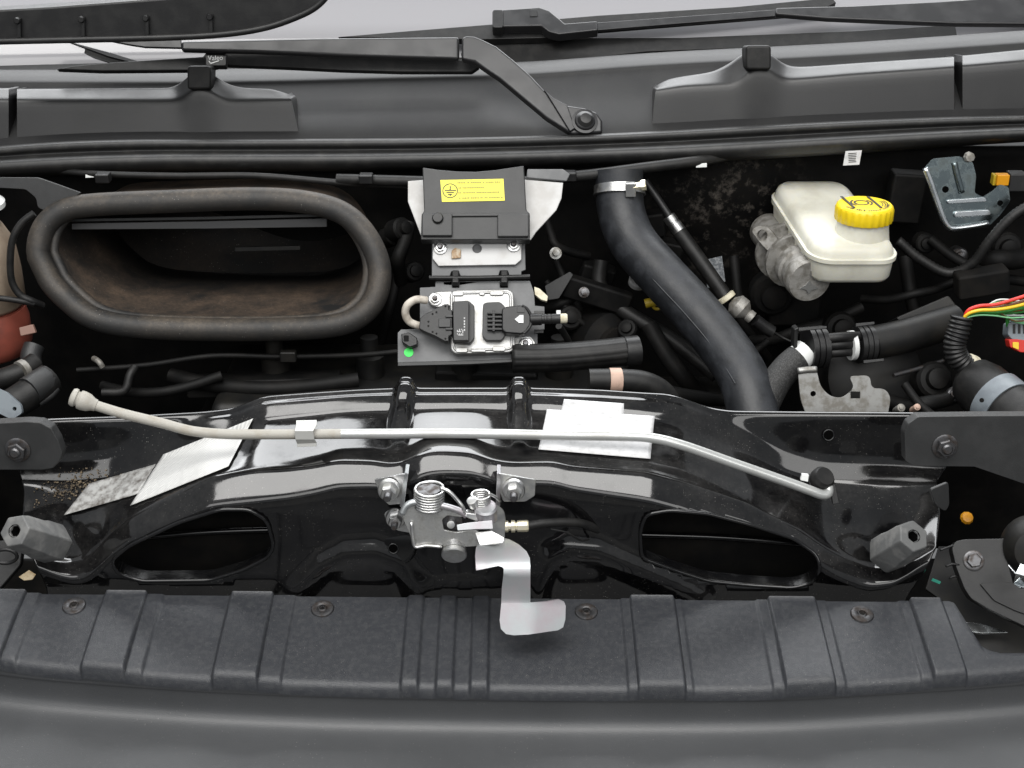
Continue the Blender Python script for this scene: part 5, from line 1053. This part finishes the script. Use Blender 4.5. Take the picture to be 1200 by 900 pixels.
# ------------------------------------------------------------ loom clipped under the weatherstrip
lm = thing('scuttle_loom', 'black wiring loom clipped along under the weatherstrip', 'wiring loom', P(560, 212, 0.47))
hose('cable', [(395, 210, 0.475), (430, 211, 0.47), (500, 213, 0.465), (560, 215, 0.46), (615, 213, 0.462), (660, 208, 0.466), (700, 204, 0.47), (760, 196, 0.476), (822, 188, 0.490), (870, 178, 0.53)], 6.5, rubber, lm, n=6)
hose('cable', [(40, 196, 0.53), (100, 203, 0.487), (200, 206, 0.48), (300, 206, 0.478), (400, 214, 0.472), (500, 219, 0.468)], 3.8, rubber, lm, n=6)
for a, b in ((429, 209), (667, 206), (121, 208)): obj('clip', box(bmesh.new(), P(a, b, 0.462), 0.018, 0.016, 0.012), plastic, lm, bevel=0.002)
for a, b, sx, lab in ((105, 206, 10, 'small white clip under the weatherstrip next to a black loom clip'), (283, 206, 11, 'small white clip under the weatherstrip above the middle of the air intake'), (822, 194, 13, 'small white clip under the weatherstrip above the mud splashed bulkhead')):
    cx2 = tag(plate('white_clip', rnd([(a - sx / 2, b - 2.2), (a + sx / 2, b - 3), (a + sx / 2, b + 2), (a - sx / 2, b + 2.6)], 0.8), pl(a, b, 0.482, 15), 0.005, whitec, None, bevel=0.0006), lab, 'clip', 'white clips under the weatherstrip')
bl = plate('barcode_tag', [(991, 177), (1010, 176), (1007, 193), (988, 194)], pl(1000, 185, 0.478, 15), 0.0008, paper, None, bevel=0)
tag(bl, 'white tag with printed lines hanging from the weatherstrip', 'label')
bp2 = up(pl(1000, 185, 0.478, 15), 0.0003)
for k in range(6): plate('print_line', [(994 + 0.2 * k, 179.5 + k * 2), (1003 + 0.0 * k + random.uniform(-2, 2), 179 + k * 2), (1003, 180 + k * 2), (994, 180.6 + k * 2)], bp2, 0.0002, ink, bl, bevel=0)
bw = thing('black_bundle', 'black corrugated cable sweeping beneath the plated bracket', 'cable', P(1100, 320, 0.45))
hose('conduit', [(1052, 282, 0.46), (1080, 305, 0.45), (1112, 320, 0.44), (1140, 308, 0.43), (1160, 282, 0.425), (1185, 255, 0.425), (1215, 235, 0.43)], 6.5, rubber, bw, n=14, rfun=lambda t: 0.92 + 0.08 * math.sin(t * 2 * math.pi * 45), sharp=180)

# ------------------------------------------------------------ lower right corner: lamp housing, tray, debris
hl = thing('headlamp_housing', 'black headlamp housing corner bolted beside the bump stop', 'lamp housing', P(1160, 720, 0.0))
hpn = pl(1150, 665, -0.005, 35, -10)
plate('housing', rnd([(1115, 642), (1120, 634), (1130, 632), (1230, 630), (1230, 748), (1185, 727), (1160, 715), (1138, 702), (1130, 690), (1120, 664)], 4), hpn, 0.022, plastic, hl, bevel=0.004, seg=3)
plate('raised_pad', rnd([(1148, 684), (1230, 680), (1230, 730), (1190, 716), (1165, 704)], 3), hpn, 0.004, plastic, hl, lift=0.003, bevel=0.0015)
nut(1141, 657, hpn, 12, 'washer', hl, hexm=steeld, stud=False, wm=steeld)
obj('lamp_dome', lathe(bmesh.new(), [(0.030, -0.03), (0.034, -0.01), (0.031, 0.008), (0.022, 0.020), (0, 0.025)], P(1212, 642, 0.0), (-0.2, -0.8, 0.3), 30), dark, hl)
folded('chrome_terminal', [[(1181, 662, -0.05), (1190, 672, -0.058), (1187, 684, -0.052)], [(1190, 672, -0.058), (1196, 660, -0.05), (1206, 664, -0.055), (1205, 676, -0.06)], [(1190, 672, -0.058), (1205, 676, -0.06), (1206, 690, -0.052), (1196, 688, -0.06), (1187, 684, -0.052)]], chrome, hl, t=0.002)
obj('amber_lens', lathe(bmesh.new(), [(0.0075, 0), (0.006, 0.004), (0, 0.006)], P(1133, 607, 0.10), (0, -0.7, 0.7), 10, sx=1.0), amber, hl)
tr = thing('corner_tray', 'black plastic corner tray with bright metal edge beside the trim', 'tray', P(1150, 740, -0.02))
plate('tray', [(1085, 690), (1100, 640), (1240, 640), (1240, 775), (1150, 772), (1120, 715)], pl(1150, 735, -0.005, 60), 0.004, dark, tr, bevel=0.0006)
plate('metal_edge', rnd([(1132, 729), (1150, 731), (1182, 741), (1150, 742), (1136, 740)], 2), pl(1150, 735, -0.020, 60), 0.004, chrome, tr, bevel=0.001)
for k, (a, b) in enumerate(((1101, 645), (1108, 664), (1112, 678))):
    obj('tray_rib', tube(bmesh.new(), [P(a, b, 0.0), P(a + 8, b - 3, 0.0), P(a + 16, b - 6 + k * 4, 0.0)], 0.0012, 8, 3), plastic, tr, sharp=180)
obj('green_mark', box(bmesh.new(), P(1097, 681, -0.008), 0.010, 0.001, 0.003, Matrix.Rotation(R(25), 3, 'Y')), mat('teal chalk', (0.03, 0.25, 0.18), 0.6), tr)
en2 = plate('end_bracket', rnd([(1090, 574), (1112, 565), (1113, 592), (1108, 600), (1096, 592)], 4), pl(1100, 585, 0.03, 5, 15), 0.004, dgrey, None, bevel=0.001); tag(en2, 'small dark end tab standing behind the crossmember end near the lamp housing', 'bracket')
lc2 = thing('corner_bracket', 'dark ribbed corner bracket under the bump stop by the worn label', 'bracket', P(10, 690, 0.0))
plate('plate', rnd([(-40, 640), (10, 632), (26, 645), (24, 662), (0, 690), (-40, 700)], 3), pl(5, 665, 0.02, 35), 0.01, plastic, lc2, bevel=0.002)
obj('ring', tube(bmesh.new(), [P(6 + 14 * math.cos(a), 652 + 8 * math.sin(a), 0.005) for a in np.linspace(0, 2 * math.pi, 17)[:-1]], 0.002, 8, 3, closed=True), plastic, lc2, sharp=180)
db = plate('leaf_scrap', [(22, 676), (34, 668), (42, 673), (38, 679), (28, 680)], pl(32, 675, 0.01, 60), 0.001, mat('tan leaf', (0.42, 0.34, 0.22), 0.7, col2=(0.28, 0.2, 0.1), ns=200), None, bevel=0); tag(db, 'tan leaf scrap caught beside the trim', 'leaf')
